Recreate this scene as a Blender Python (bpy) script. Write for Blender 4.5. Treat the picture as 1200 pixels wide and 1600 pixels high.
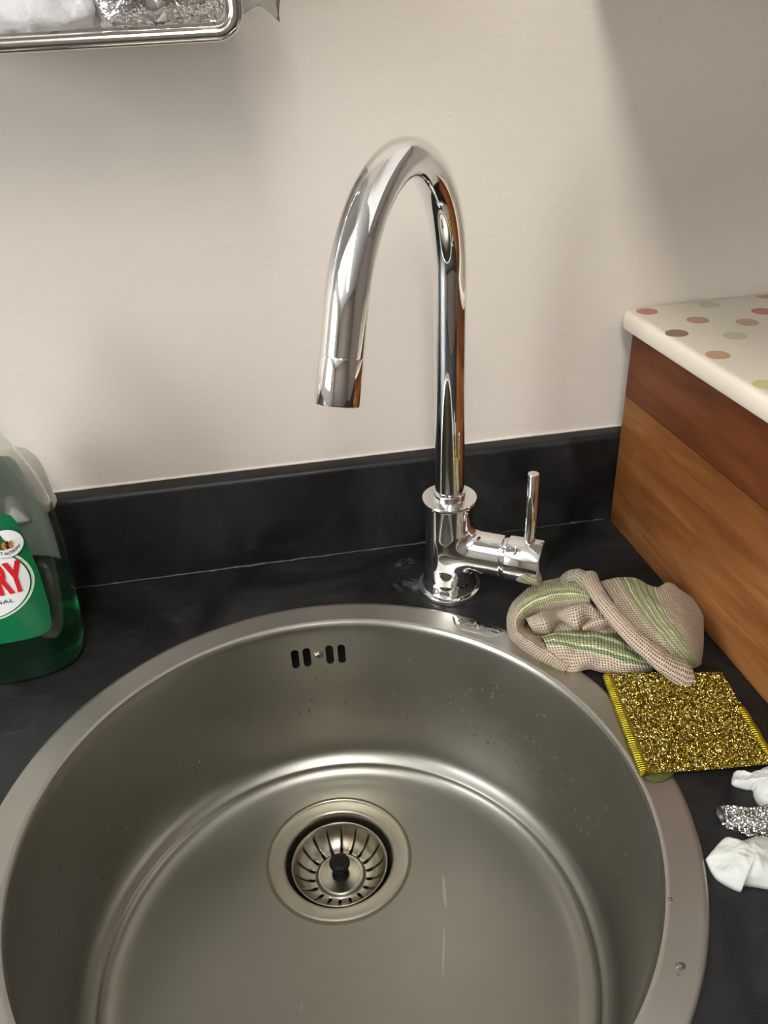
import bpy, bmesh, math, random
import numpy as np
from mathutils import Vector, Matrix, noise as mnoise

for o in list(bpy.data.objects): bpy.data.objects.remove(o)
S = bpy.context.scene
C = S.collection
R = random.Random(7)

# ------------------------------------------------------------------ camera
CAM = np.array([-0.011659, -0.357103, 0.462263])
YAW, PITCH, ROLL, FPX = 0.145937, 0.567166, -0.047267, 1342.84
_cy, _sy, _cp, _sp = math.cos(YAW), math.sin(YAW), math.cos(PITCH), math.sin(PITCH)
FWD = np.array([_sy*_cp, _cy*_cp, -_sp]); RT0 = np.array([_cy, -_sy, 0.0]); UP0 = np.cross(RT0, FWD)
RT = math.cos(ROLL)*RT0 + math.sin(ROLL)*UP0; UP = -math.sin(ROLL)*RT0 + math.cos(ROLL)*UP0
cam = bpy.data.cameras.new('camera'); camo = bpy.data.objects.new('camera', cam); C.objects.link(camo)
cam.sensor_fit = 'VERTICAL'; cam.sensor_height = 32.0; cam.sensor_width = 24.0
cam.lens = FPX/1600*32.0; cam.clip_start = 0.01; cam.clip_end = 50
m = Matrix.Identity(4)
for i in range(3):
    m[i][0], m[i][1], m[i][2], m[i][3] = RT[i], UP[i], -FWD[i], CAM[i]
camo.matrix_world = m
S.camera = camo

# ------------------------------------------------------------------ world, daylight, exposure
W = bpy.data.worlds.new('world'); S.world = W; W.use_nodes = True
W.node_tree.nodes['Background'].inputs[0].default_value = (0.85, 0.92, 1.0, 1)
W.node_tree.nodes['Background'].inputs[1].default_value = 1.0
S.view_settings.view_transform = 'Standard'; S.view_settings.look = 'None'
S.view_settings.gamma = 1.0; S.view_settings.use_curve_mapping = False
S.view_settings.exposure = 0.28

def area(name, loc, target, sx, sy, power, col):
    l = bpy.data.lights.new(name, 'AREA'); l.shape = 'RECTANGLE'; l.size = sx; l.size_y = sy
    l.energy = power; l.color = col
    o = bpy.data.objects.new(name, l); C.objects.link(o); o.location = loc
    o.rotation_euler = (Vector(target)-Vector(loc)).to_track_quat('-Z', 'Z').to_euler()
    return o
# daylight entering through the window of the left wall (x = -1.75)
area('window_daylight', (-1.80, -0.85, 0.72), (0, -0.85, 0.72), 1.20, 1.05, 52, (0.96, 0.98, 1.0))
# the ceiling strip light (built further down) is the second light of the kitchen
STRIP = 18.5

# ------------------------------------------------------------------ helpers
def at(px, py, z):
    v = (px-600)/FPX*RT + (800-py)/FPX*UP + FWD
    t = (z-CAM[2])/v[2]
    return CAM + t*v
def aty(px, py, y):
    v = (px-600)/FPX*RT + (800-py)/FPX*UP + FWD
    t = (y-CAM[1])/v[1]
    return CAM + t*v

def tag(o, label=None, cat=None, group=None, kind=None):
    if label: o['label'] = label
    if cat: o['category'] = cat
    if group: o['group'] = group
    if kind: o['kind'] = kind
    return o
def empty(name, loc, label, cat, group=None):
    o = bpy.data.objects.new(name, None); o.empty_display_size = 0.02
    C.objects.link(o); o.location = loc
    return tag(o, label, cat, group)
def wloc(p):
    v = Vector((0, 0, 0))
    while p is not None:
        v = v + p.location; p = p.parent
    return v
def obj(name, verts, faces, mat, parent=None, smooth=False, loc=None):
    """one mesh object; verts in world coordinates. Origin = loc (top-level) or the parent's base."""
    me = bpy.data.meshes.new(name)
    off = np.array(wloc(parent)) if parent is not None else np.array(loc if loc is not None else (0, 0, 0), float)
    V = np.asarray(verts, float) - off
    me.from_pydata(V.tolist(), [], [tuple(int(i) for i in f) for f in faces])
    me.update()
    if smooth:
        me.polygons.foreach_set('use_smooth', [True]*len(me.polygons))
    if mat is not None: me.materials.append(mat)
    o = bpy.data.objects.new(name, me); C.objects.link(o)
    if parent is not None: o.parent = parent
    else: o.location = off
    return o
def from_bm(name, bm, mat, parent=None, smooth=False, loc=None, angle=None):
    bmesh.ops.recalc_face_normals(bm, faces=bm.faces)
    bm.verts.ensure_lookup_table(); bm.verts.index_update()
    V = [v.co[:] for v in bm.verts]; F = [[v.index for v in f.verts] for f in bm.faces]
    bm.free()
    o = obj(name, V, F, mat, parent, smooth, loc)
    if smooth and angle: o.data.set_sharp_from_angle(angle=math.radians(angle))
    return o
def box_bm(x0, x1, y0, y1, z0, z1, bev=0.0, seg=2):
    bm = bmesh.new()
    bmesh.ops.create_cube(bm, size=1)
    for v in bm.verts:
        v.co = ((x0+x1)/2+v.co.x*(x1-x0), (y0+y1)/2+v.co.y*(y1-y0), (z0+z1)/2+v.co.z*(z1-z0))
    if bev: bmesh.ops.bevel(bm, geom=list(bm.edges), offset=bev, segments=seg, profile=0.5, affect='EDGES')
    return bm
def lathe(profile, n=96, c=(0, 0, 0), closed=False, axis=None, cap0=False, cap1=False):
    """profile: (r, h) list. axis: unit vector of the spin axis (default z)."""
    c = np.array(c, float); ax = np.array(axis if axis is not None else (0, 0, 1), float)
    if abs(ax[2]) > 0.9: e1 = np.cross((0, 1, 0), ax); e1 /= np.linalg.norm(e1)
    else: e1 = np.cross((0, 0, 1), ax); e1 /= np.linalg.norm(e1)
    e2 = np.cross(ax, e1)
    V = []; F = []; k = len(profile)
    th = np.linspace(0, 2*math.pi, n, endpoint=False)
    for r, h in profile:
        for t in th: V.append(c+ax*h+r*(math.cos(t)*e1+math.sin(t)*e2))
    for i in range(k-1 if not closed else k):
        a = i*n; b = ((i+1) % k)*n
        for j in range(n):
            j2 = (j+1) % n
            F.append((a+j, a+j2, b+j2, b+j))
    if cap0: F.append(tuple(range(n))[::-1])
    if cap1: F.append(tuple(range((k-1)*n, k*n)))
    return V, F
def tube(path, rad, n=24, caps=True):
    P = np.array(path, float); k = len(P)
    rad = np.broadcast_to(np.array(rad, float), (k,))
    T = np.gradient(P, axis=0); T /= np.linalg.norm(T, axis=1)[:, None]
    u = np.cross(T[0], (0.13, 0.31, 0.94));
    if np.linalg.norm(u) < 1e-3: u = np.cross(T[0], (1, 0, 0))
    u /= np.linalg.norm(u); V = []; F = []
    th = np.linspace(0, 2*math.pi, n, endpoint=False)
    for i in range(k):
        u = u - (u@T[i])*T[i]; u /= np.linalg.norm(u); w = np.cross(T[i], u)
        for t in th: V.append(P[i]+rad[i]*(math.cos(t)*u+math.sin(t)*w))
    for i in range(k-1):
        for j in range(n):
            j2 = (j+1) % n; F.append((i*n+j, i*n+j2, (i+1)*n+j2, (i+1)*n+j))
    if caps:
        F.append(tuple(range(n))[::-1]); F.append(tuple(range((k-1)*n, k*n)))
    return V, F
def merge(*parts):
    V = []; F = []
    for v, f in parts:
        o = len(V); V += [tuple(p) for p in v]; F += [tuple(i+o for i in q) for q in f]
    return V, F
def catmull(P, n):
    """resample a sequence of control vectors (k, d) to n points with Catmull-Rom"""
    P = np.array(P, float); k = len(P); Q = np.vstack([2*P[0]-P[1], P, 2*P[-1]-P[-2]])
    t = np.linspace(0, k-1-1e-9, n); i = t.astype(int); f = (t-i)[:, None]
    p0, p1, p2, p3 = Q[i], Q[i+1], Q[i+2], Q[i+3]
    return 0.5*((2*p1)+(-p0+p2)*f+(2*p0-5*p1+4*p2-p3)*f*f+(-p0+3*p1-3*p2+p3)*f**3)
def fbm(p, sc, oct=4):
    return mnoise.fractal(Vector(p)*sc, 1.0, 2.0, oct)

# ------------------------------------------------------------------ materials
def mat(name, col=(0.5, 0.5, 0.5), rough=0.5, metal=0.0, **kw):
    m = bpy.data.materials.new(name); m.use_nodes = True
    b = m.node_tree.nodes['Principled BSDF']
    b.inputs['Base Color'].default_value = (*col, 1); b.inputs['Roughness'].default_value = rough
    b.inputs['Metallic'].default_value = metal
    for k, v in kw.items(): b.inputs[k].default_value = v
    return m
class N:
    """tiny node-building helper"""
    def __init__(s, m): s.m = m; s.t = m.node_tree; s.b = s.t.nodes['Principled BSDF']
    def n(s, typ, **kw):
        x = s.t.nodes.new(typ)
        for k, v in kw.items():
            if k.startswith('i_'):
                key = k[2:].replace('_', ' ')
                x.inputs[int(key) if key.isdigit() else key].default_value = v
            else: setattr(x, k, v)
        return x
    def l(s, a, b): s.t.links.new(a, b)
    def coord(s, kind='Object', scale=(1, 1, 1), rot=(0, 0, 0)):
        tc = s.n('ShaderNodeTexCoord'); mp = s.n('ShaderNodeMapping')
        mp.inputs['Scale'].default_value = scale; mp.inputs['Rotation'].default_value = rot
        s.l(tc.outputs[kind], mp.inputs[0]); return mp.outputs[0]
    def noise(s, vec, scale, detail=4, rough=0.5, dist=0.0):
        x = s.n('ShaderNodeTexNoise'); x.inputs['Scale'].default_value = scale
        x.inputs['Detail'].default_value = detail; x.inputs['Roughness'].default_value = rough
        x.inputs['Distortion'].default_value = dist; s.l(vec, x.inputs['Vector']); return x.outputs['Fac']
    def ramp(s, fac, stops):
        x = s.n('ShaderNodeValToRGB'); e = x.color_ramp.elements
        while len(e) < len(stops): e.new(0.5)
        for q, (p, c) in zip(e, stops):
            q.position = p; q.color = (*c, 1) if not isinstance(c, (int, float)) else (c, c, c, 1)
        s.l(fac, x.inputs[0]); return x.outputs[0]
    def mix(s, fac, a, b):
        x = s.n('ShaderNodeMix', data_type='RGBA')
        for src, i in ((fac, 0), (a, 6), (b, 7)):
            if isinstance(src, (int, float)): x.inputs[i].default_value = src
            elif isinstance(src, tuple): x.inputs[i].default_value = (*src, 1)
            else: s.l(src, x.inputs[i])
        return x.outputs[2]
    def math(s, op, a, b=None):
        x = s.n('ShaderNodeMath', operation=op)
        for src, i in ((a, 0), (b, 1)):
            if src is None: continue
            if isinstance(src, (int, float)): x.inputs[i].default_value = src
            else: s.l(src, x.inputs[i])
        return x.outputs[0]
    def bump(s, h, strength=0.3, dist=0.001, prev=None):
        x = s.n('ShaderNodeBump'); x.inputs['Strength'].default_value = strength; x.inputs['Distance'].default_value = dist
        s.l(h, x.inputs['Height'])
        if prev is not None: s.l(prev, x.inputs['Normal'])
        return x.outputs[0]
    def col(s, v): s.l(v, s.b.inputs['Base Color'])
    def rgh(s, v): s.l(v, s.b.inputs['Roughness'])
    def nrm(s, v): s.l(v, s.b.inputs['Normal'])

# painted plaster wall, cream with brush marks and small bumps
M_WALL = mat('wall_paint', (0.62, 0.55, 0.49), 0.55)
k = N(M_WALL); c = k.coord()
k.col(k.mix(k.noise(c, 3.0, 3), (0.62, 0.56, 0.49), (0.68, 0.615, 0.54)))
st = k.coord(scale=(1, 1, 5))
b1 = k.bump(k.noise(st, 45, 5, 0.6), 0.35, 0.0012)
b2 = k.bump(k.ramp(k.noise(c, 70, 2), [(0.74, 0.0), (0.80, 1.0)]), 0.3, 0.0012, b1)
k.nrm(b2)
M_ROOM = mat('room_paint', (0.70, 0.68, 0.64), 0.7)
k = N(M_ROOM); k.nrm(k.bump(k.noise(k.coord(), 60, 3), 0.1, 0.001))
M_ROOMD = mat('dimming_paint', (0.20, 0.165, 0.14), 0.7)  # unseen walls, tone darkened to cut bounce and reflections in the steel
k = N(M_ROOMD); k.nrm(k.bump(k.noise(k.coord(), 60, 3), 0.1, 0.001))
M_CEIL = mat('ceiling_paint', (0.86, 0.86, 0.84), 0.8)
k = N(M_CEIL); k.nrm(k.bump(k.noise(k.coord(), 80, 3), 0.1, 0.001))
M_FLOOR = mat('floor_vinyl', (0.10, 0.08, 0.07), 0.45)
k = N(M_FLOOR); k.col(k.mix(k.noise(k.coord(), 6, 5), (0.025, 0.02, 0.018), (0.05, 0.04, 0.034)))
# black slate-effect laminate
M_SLATE = mat('slate_laminate', (0.02, 0.02, 0.022), 0.42, 0.0, **{'Specular IOR Level': 0.32})
k = N(M_SLATE); c = k.coord()
n1 = k.noise(c, 9, 8, 0.62, 0.8); n2 = k.noise(k.coord(rot=(0, 0, 0.6), scale=(1, 3, 1)), 22, 8, 0.65, 1.2)
base = k.mix(k.ramp(n1, [(0.40, 0.0), (0.66, 1.0)]), (0.005, 0.0052, 0.0054), (0.022, 0.0222, 0.0222))
k.col(k.mix(k.ramp(n2, [(0.62, 0.0), (0.74, 0.55)]), base, (0.052, 0.052, 0.052)))
scale_n = k.noise(c, 70, 6, 0.7, 0.6); cur = base
cur = k.mix(k.ramp(n2, [(0.62, 0.0), (0.74, 0.55)]), base, (0.052, 0.052, 0.052))
for (px, py, rad) in ((632, 879, 0.011), (637, 912, 0.014), (700, 925, 0.036)):
    ctr = at(px, py, 0.0); dn = k.n('ShaderNodeVectorMath', operation='DISTANCE'); tcx = k.n('ShaderNodeTexCoord')
    k.l(tcx.outputs['Object'], dn.inputs[0]); dn.inputs[1].default_value = tuple(ctr)
    fall = k.ramp(k.math('DIVIDE', dn.outputs['Value'], rad), [(0.35, 1.0), (1.0, 0.0)])
    msk = k.math('MULTIPLY', fall, k.ramp(scale_n, [(0.48, 0.0), (0.66, 0.8 if rad < 0.02 else 0.22)]))
    cur = k.mix(msk, cur, (0.22, 0.215, 0.205))
k.col(cur)
k.rgh(k.ramp(n1, [(0.3, 0.36), (0.7, 0.52)]))
k.nrm(k.bump(n2, 0.35, 0.0012, k.bump(k.noise(c, 260, 3), 0.12, 0.0004)))
# steel
def steel(name, col, rough, stain=0.0, bump=0.05):
    m = mat(name, col, rough, 1.0); k = N(m); c = k.coord()
    n1 = k.noise(c, 14, 3, 0.5)
    k.rgh(k.ramp(n1, [(0.3, rough*0.88), (0.7, rough*1.15)]))
    dull = tuple(x*0.86 for x in col); dirt = (0.36, 0.25, 0.13)
    cc = k.mix(n1, col, dull)
    if stain: cc = k.mix(k.ramp(k.noise(c, 30, 6, 0.7, 0.5), [(0.50, 0.0), (0.68, stain)]), cc, dirt)
    k.col(cc)
    return m
M_SINK = steel('brushed_steel_shaded', (0.34, 0.328, 0.288), 0.36)  # bowl colour lowered in place of shade from someone standing at the sink
M_RIM = steel('satin_rim_steel', (0.50, 0.475, 0.43), 0.42)
k = N(M_SINK)   # dried water streaks on the floor of the bowl
src = k.b.inputs['Base Color'].links[0].from_socket
for (pa, pb, wd) in (((692, 1362), (697, 1420), 0.0030), ((694, 1440), (692, 1530), 0.0016), ((472, 1562), (470, 1580), 0.0011)):
    A_, B_ = at(*pa, -0.155), at(*pb, -0.155); md = (A_+B_)/2; dv = B_-A_
    mp = k.n('ShaderNodeMapping', vector_type='TEXTURE'); tcx = k.n('ShaderNodeTexCoord'); k.l(tcx.outputs['Object'], mp.inputs[0])
    mp.inputs['Location'].default_value = tuple(md); mp.inputs['Rotation'].default_value = (0, 0, math.atan2(dv[1], dv[0]))
    mp.inputs['Scale'].default_value = (np.linalg.norm(dv)/2, wd/2, 1)
    ln_ = k.n('ShaderNodeVectorMath', operation='LENGTH'); k.l(mp.outputs[0], ln_.inputs[0])
    src = k.mix(k.ramp(ln_.outputs['Value'], [(0.75, 0.40), (1.0, 0.0)]), src, (0.62, 0.58, 0.50))
k.col(src)
M_FLANGE = steel('stained_steel', (0.46, 0.43, 0.36), 0.34, 0.35)
M_BASKET = steel('basket_steel', (0.36, 0.335, 0.28), 0.33, 0.45)
M_GRIME = mat('grime', (0.10, 0.072, 0.040), 0.6)
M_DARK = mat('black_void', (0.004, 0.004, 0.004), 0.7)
M_CHROME = mat('chrome', (0.86, 0.86, 0.86), 0.025, 1.0)
M_ENGRAVE = mat('engraved_grey', (0.05, 0.05, 0.05), 0.55, 0.2)
M_BLACKP = mat('black_rubber', (0.003, 0.003, 0.003), 0.55, 0.0, **{'Specular IOR Level': 0.25})
M_WIRE = mat('rack_chrome', (0.66, 0.64, 0.60), 0.12, 1.0)
M_SEAL = mat('sealant', (0.035, 0.035, 0.036), 0.4)
k = N(M_SEAL); k.col(k.mix(k.ramp(k.noise(k.coord(), 60, 6, 0.7), [(0.56, 0.0), (0.72, 1.0)]), (0.010, 0.010, 0.011), (0.13, 0.125, 0.12)))
M_LIME = mat('limescale', (0.20, 0.195, 0.185), 0.7)
M_WATER = mat('water', (0.085, 0.08, 0.066), 0.06, 0.0)
M_PUDDLE = mat('clear_water', (1, 1, 1), 0.0, 0.0, **{'Transmission Weight': 1.0, 'IOR': 1.333})
M_TISSUE = mat('tissue_paper', (0.50, 0.505, 0.47), 0.95)
k = N(M_TISSUE); k.nrm(k.bump(k.noise(k.coord(), 160, 4), 0.15, 0.001))
def wood(name, a, b, c2, s=1.0, rot=0.0):
    m = mat(name, a, 0.42, 0.0, **{'Specular IOR Level': 0.18}); k = N(m)
    v = k.coord(scale=(6, 1.0, 9), rot=(rot, 0, 0))
    g = k.noise(v, 4.5*s, 6, 0.6, 0.7); f = k.noise(k.coord(scale=(40, 2.5, 60), rot=(rot, 0, 0)), 8, 4, 0.6)
    base = k.ramp(g, [(0.30, a), (0.50, b), (0.70, c2)])
    k.col(k.mix(k.math('MULTIPLY', f, 0.35), base, tuple(x*0.55 for x in a)))
    k.rgh(k.ramp(f, [(0.3, 0.38), (0.7, 0.5)])); k.nrm(k.bump(f, 0.08, 0.0005))
    return m
M_WOOD_D = wood('dark_acacia', (0.060, 0.016, 0.004), (0.105, 0.030, 0.008), (0.15, 0.047, 0.014))
M_WOOD_L = wood('light_acacia', (0.105, 0.032, 0.008), (0.20, 0.074, 0.020), (0.31, 0.135, 0.045), 0.8, 0.12)
M_WHITE = mat('white_laminate', (0.75, 0.74, 0.71), 0.5)
k = N(M_WHITE); k.nrm(k.bump(k.noise(k.coord(), 90, 2), 0.05, 0.0005))
M_FRAME = mat('white_frame', (0.8, 0.8, 0.78), 0.4)
k = N(M_FRAME); k.nrm(k.bump(k.noise(k.coord(), 90, 2), 0.05, 0.0005))

# ------------------------------------------------------------------ room shell
YW, YS = 0.316, 0.2987           # back wall face, front of the upstand
XL, XR, YF, ZF, ZC = -1.75, 1.85, -2.5, -0.90, 1.50
def struct(name, bm, m, **kw):
    o = from_bm(name, bm, m, **kw); return tag(o, kind='structure')
struct('wall_back', box_bm(XL-0.1, XR+0.1, YW, YW+0.1, ZF, ZC), M_WALL)
struct('wall_right', box_bm(XR, XR+0.1, YF, YW, ZF, ZC), M_ROOMD)
struct('wall_front', box_bm(XL-0.1, XR+0.1, YF-0.1, YF, ZF, ZC), M_ROOMD)
struct('floor', box_bm(XL-0.1, XR+0.1, YF-0.1, YW+0.1, ZF-0.1, ZF), M_FLOOR)
struct('ceiling', box_bm(XL-0.1, XR+0.1, YF-0.1, YW+0.1, ZC, ZC+0.1), M_CEIL)
# left wall with a window opening  y -1.45..-0.25, z 0.20..1.24
wy0, wy1, wz0, wz1 = -1.45, -0.25, 0.20, 1.24
def wall_with_hole():
    bm = bmesh.new()
    for a in ((YF, wy0, ZF, ZC), (wy1, YW, ZF, ZC), (wy0, wy1, ZF, wz0), (wy0, wy1, wz1, ZC)):
        q = box_bm(XL-0.1, XL, *a); me = bpy.data.meshes.new('q'); q.to_mesh(me); q.free(); bm.from_mesh(me); bpy.data.meshes.remove(me)
    return bm
struct('wall_left', wall_with_hole(), M_ROOM)
win = bpy.data.objects.new('window_1', None); C.objects.link(win); win.location = (XL, (wy0+wy1)/2, wz0); tag(win, kind='structure')
for (a, b, c1, d1) in ((wy0, wy1, wz0, wz0+0.05), (wy0, wy1, wz1-0.05, wz1), (wy0, wy0+0.05, wz0+.05, wz1-.05), (wy1-0.05, wy1, wz0+.05, wz1-.05), (-0.875, -0.825, wz0+.05, wz1-.05)):
    from_bm('window_frame', box_bm(XL-0.07, XL-0.03, a, b, c1, d1), M_FRAME, win)

# ceiling strip light, running towards the back wall
M_STRIP = mat('lit_diffuser', (0.9, 0.9, 0.88), 0.5)
M_STRIP.node_tree.nodes['Principled BSDF'].inputs['Emission Color'].default_value = (1.0, 0.97, 0.925, 1)
M_STRIP.node_tree.nodes['Principled BSDF'].inputs['Emission Strength'].default_value = STRIP
cl_ = empty('ceiling_light', (-0.10, -1.10, ZC), 'long white strip light on the kitchen ceiling', 'ceiling light')
from_bm('housing', box_bm(-0.235, 0.035, -1.85, -0.35, ZC-0.03, ZC-0.0005, 0.003), M_FRAME, cl_)
tag(from_bm('diffuser', box_bm(-0.215, 0.015, -1.83, -0.37, ZC-0.065, ZC-0.0302, 0.012, 4), M_STRIP, cl_, True), 'glowing white diffuser')

# ------------------------------------------------------------------ worktop, upstand, sealant
WX0, WX1, WY0 = -1.30, 1.30, -0.315
bm = bmesh.new()
nseg = 128; RH = 0.212
ring = [(RH*math.cos(2*math.pi*i/nseg), RH*math.sin(2*math.pi*i/nseg)) for i in range(nseg)]
outer = []
for i in range(nseg):                          # matching points on the rectangle
    t = 2*math.pi*i/nseg; dx, dy = math.cos(t), math.sin(t)
    s = 1e9
    if dx > 1e-9: s = min(s, 0.5/dx)
    if dx < -1e-9: s = min(s, -0.5/dx)
    if dy > 1e-9: s = min(s, 0.26/dy)
    if dy < -1e-9: s = min(s, -0.26/dy)
    outer.append((dx*s, dy*s))
V = []; F = []
for z in (0.0, -0.038):
    V += [(x, y, z) for x, y in ring]+[(x, y, z) for x, y in outer]
for i in range(nseg):
    j = (i+1) % nseg
    F.append((i, j, nseg+j, nseg+i)); F.append((2*nseg+j, 2*nseg+i, 3*nseg+i, 3*nseg+j)); F.append((j, i, 2*nseg+i, 2*nseg+j))
def slab(x0, x1, y0, y1):
    b = len(V)
    for z in (0.0, -0.038):
        V.extend([(x0, y0, z), (x1, y0, z), (x1, y1, z), (x0, y1, z)])
    F.extend([(b, b+1, b+2, b+3), (b+7, b+6, b+5, b+4), (b, b+4, b+5, b+1), (b+1, b+5, b+6, b+2), (b+2, b+6, b+7, b+3), (b+3, b+7, b+4, b)])
slab(WX0, -0.5, WY0, YS); slab(0.5, WX1, WY0, YS); slab(-0.5, 0.5, 0.26, YS); slab(-0.5, 0.5, WY0, -0.26)
# the hole's rectangle has its corners cut by the radial sampling: fill the four corners
def corner(sx, sy):
    pts = [(p[0], p[1]) for p in outer if p[0]*sx > 0 and p[1]*sy > 0]
    on_x = max((p for p in pts if abs(abs(p[0])-0.5) < 1e-6), key=lambda p: abs(p[1]))
    on_y = max((p for p in pts if abs(abs(p[1])-0.26) < 1e-6), key=lambda p: abs(p[0]))
    b = len(V); V.extend([(on_x[0], on_x[1], 0), (0.5*sx, 0.26*sy, 0), (on_y[0], on_y[1], 0)])
    F.append((b, b+1, b+2))
for sx in (-1, 1):
    for sy in (-1, 1): corner(sx, sy)
wt = obj('worktop', V, F, M_SLATE)
bmx = bmesh.new(); bmx.from_mesh(wt.data); bmesh.ops.remove_doubles(bmx, verts=bmx.verts, dist=1e-5); bmesh.ops.recalc_face_normals(bmx, faces=bmx.faces); bmx.to_mesh(wt.data); bmx.free()
tag(wt, 'black slate-effect kitchen worktop around the round sink', 'worktop')
HS = 0.0915
bm = box_bm(WX0, WX1, YS, YW-0.0005, 0.0, HS)
ed = [e for e in bm.edges if all(abs(v.co.z-HS) < 1e-6 and abs(v.co.y-YS) < 1e-6 for v in e.verts)]
bmesh.ops.bevel(bm, geom=ed, offset=0.0055, segments=6, profile=0.5, affect='EDGES')
up = from_bm('upstand', bm, M_SLATE, smooth=True, angle=50)
tag(up, 'black slate-effect upstand strip running along the cream wall', 'upstand')
# sealant bead in the joint between worktop and upstand, lumpy
P = []
for i in range(420):
    x = -0.45+0.90*i/419
    P.append((x, YS-0.0006, 0.0006+0.0006*fbm((x, 0, 0), 60, 3)))
rr = [0.0016+0.0010*abs(fbm((p[0], 3, 0), 45, 4)) for p in P]
tag(obj('sealant_bead', *tube(P, rr, 8), M_SEAL, up, True), 'grubby dark sealant line')
# decorator's caulk between upstand top and wall
P = [(-0.5+1.0*i/300, YW-0.0004, HS+0.0003+0.0005*fbm((i*0.02, 0, 1), 2, 3)) for i in range(301)]
obj('caulk_line', *tube(P, [0.0013+0.0007*abs(fbm((p[0], 5, 0), 50, 3)) for p in P], 8), M_WALL, up, True)

# base cabinet below the worktop
cab = empty('base_cabinet', (0, 0, ZF), 'white base cabinet carrying the black worktop', 'cabinet')
for (x0, x1, y0, y1, z0, z1) in ((-1.28, 1.28, -0.25, -0.235, ZF+0.10, -0.04), (-1.28, -1.26, -0.235, 0.29, ZF, -0.04), (1.26, 1.28, -0.235, 0.29, ZF, -0.04), (-1.26, 1.26, -0.20, -0.185, ZF, ZF+0.10)):
    from_bm('panel', box_bm(x0, x1, y0, y1, z0, z1), M_WHITE, cab)
for i in range(4):
    dd = from_bm('door', box_bm(-1.27+i*0.636, -1.27+i*0.636+0.63, -0.27, -0.2505, ZF+0.11, -0.045, 0.002), M_WHITE, cab)
    x = -1.27+i*0.636+0.57
    from_bm('handle', box_bm(x, x+0.012, -0.295, -0.2705, -0.25, -0.10, 0.003), M_WIRE, dd)
# wall cupboard above on the right (just out of the frame; it shades the wall)
cup = empty('wall_cupboard', (0.56, 0.15, 0.468), 'white wall cupboard hanging above the wooden box', 'cupboard')
from_bm('carcass', box_bm(0.244, 0.862, 0.02, YW-0.0005, 0.468, 1.17, 0.001), M_WHITE, cup)
for i in range(2):
    dd = from_bm('door', box_bm(0.244+i*0.301, 0.244+i*0.301+0.299, 0.0, 0.0195, 0.468, 1.17, 0.002), M_WHITE, cup)
    x = 0.244+0.27+i*0.04
    from_bm('handle', box_bm(x, x+0.010, -0.025, -0.0005, 0.50, 0.62, 0.003), M_WIRE, dd)

shade_cup = empty('wall_cupboard', (-0.42, 0.15, 0.66), 'unseen white cupboard added above the wire rack to shade the wall', 'cupboard')  # unseen cupboard, added to darken the wall around the rack
from_bm('carcass', box_bm(-0.82, -0.02, 0.02, YW-0.0005, 0.66, 1.17, 0.001), M_WHITE, shade_cup)
for i in range(2):
    dd = from_bm('door', box_bm(-0.82+i*0.401, -0.82+i*0.401+0.399, 0.0, 0.0195, 0.66, 1.17, 0.002), M_WHITE, shade_cup)
    x = -0.82+0.37+i*0.04
    from_bm('handle', box_bm(x, x+0.010, -0.025, -0.0005, 0.69, 0.81, 0.003), M_WIRE, dd)

# ------------------------------------------------------------------ round sink
ZFL = -0.1530
DX, DY = 0.0032, 0.0921; DR = 0.0594
sink = empty('round_sink', (0, 0, 0), 'round stainless steel inset sink with wide flat rim', 'sink')
prof = [(0.2254, 0.0002), (0.2256, 0.0010), (0.2250, 0.0019), (0.2238, 0.0024), (0.2215, 0.0025), (0.2065, 0.0019), (0.2045, 0.0022), (0.2030, 0.0022), (0.2015, 0.0014),
        (0.2004, 0.0000), (0.1997, -0.0022), (0.1993, -0.0050), (0.1990, -0.010), (0.1984, -0.020), (0.1976, -0.035), (0.1968, -0.050), (0.1954, -0.080), (0.1940, -0.105), (0.1931, -0.115),
        (0.1923, -0.1235), (0.1911, -0.1305), (0.1894, -0.1357), (0.1873, -0.1396), (0.1849, -0.1424), (0.1825, -0.1444), (0.1807, -0.1456),
        (0.1800, -0.1462), (0.1796, -0.1470), (0.1790, -0.1483), (0.1779, -0.1499), (0.1762, -0.1516), (0.1740, -0.1531), (0.1710, -0.1544), (0.1675, -0.1553), (0.1640, -0.1558)]
nS = 256
NR = 8                                            # profile points that belong to the flat rim
rim = obj('rim', *lathe([(0.2245, -0.0006)]+prof[:NR+1], nS), M_RIM, sink, True)
V, F = lathe(prof[NR:], nS)
k0 = (len(prof)-NR-1)*nS
rows = 14
th = np.linspace(0, 2*math.pi, nS, endpoint=False)
prev = k0
for i in range(1, rows+1):
    t = i/rows
    cx_, cy_, r_ = DX*t, DY*t, 0.1640*(1-t)+(DR-0.0008)*t
    z_ = -0.1558-0.0022*(1-(1-t)**2)
    b = len(V)
    for a in th: V.append((cx_+r_*math.cos(a), cy_+r_*math.sin(a), z_))
    for j in range(nS):
        j2 = (j+1) % nS; F.append((prev+j, prev+j2, b+j2, b+j))
    prev = b
# pressed lip going down inside the drain seat
b = len(V)
for a in th: V.append((DX+(DR-0.0014)*math.cos(a), DY+(DR-0.0014)*math.sin(a), -0.164))
for j in range(nS):
    j2 = (j+1) % nS; F.append((prev+j, prev+j2, b+j2, b+j))
bowl = obj('bowl', V, F, M_SINK, sink, True)
# flip so that normals face up/inside
bmx = bmesh.new(); bmx.from_mesh(bowl.data); bmesh.ops.reverse_faces(bmx, faces=bmx.faces); bmx.to_mesh(bowl.data); bmx.free()
bowl.data.polygons.foreach_set('use_smooth', [True]*len(bowl.data.polygons))
sm = bowl.modifiers.new('thickness', 'SOLIDIFY'); sm.thickness = 0.0009; sm.offset = -1
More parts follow.
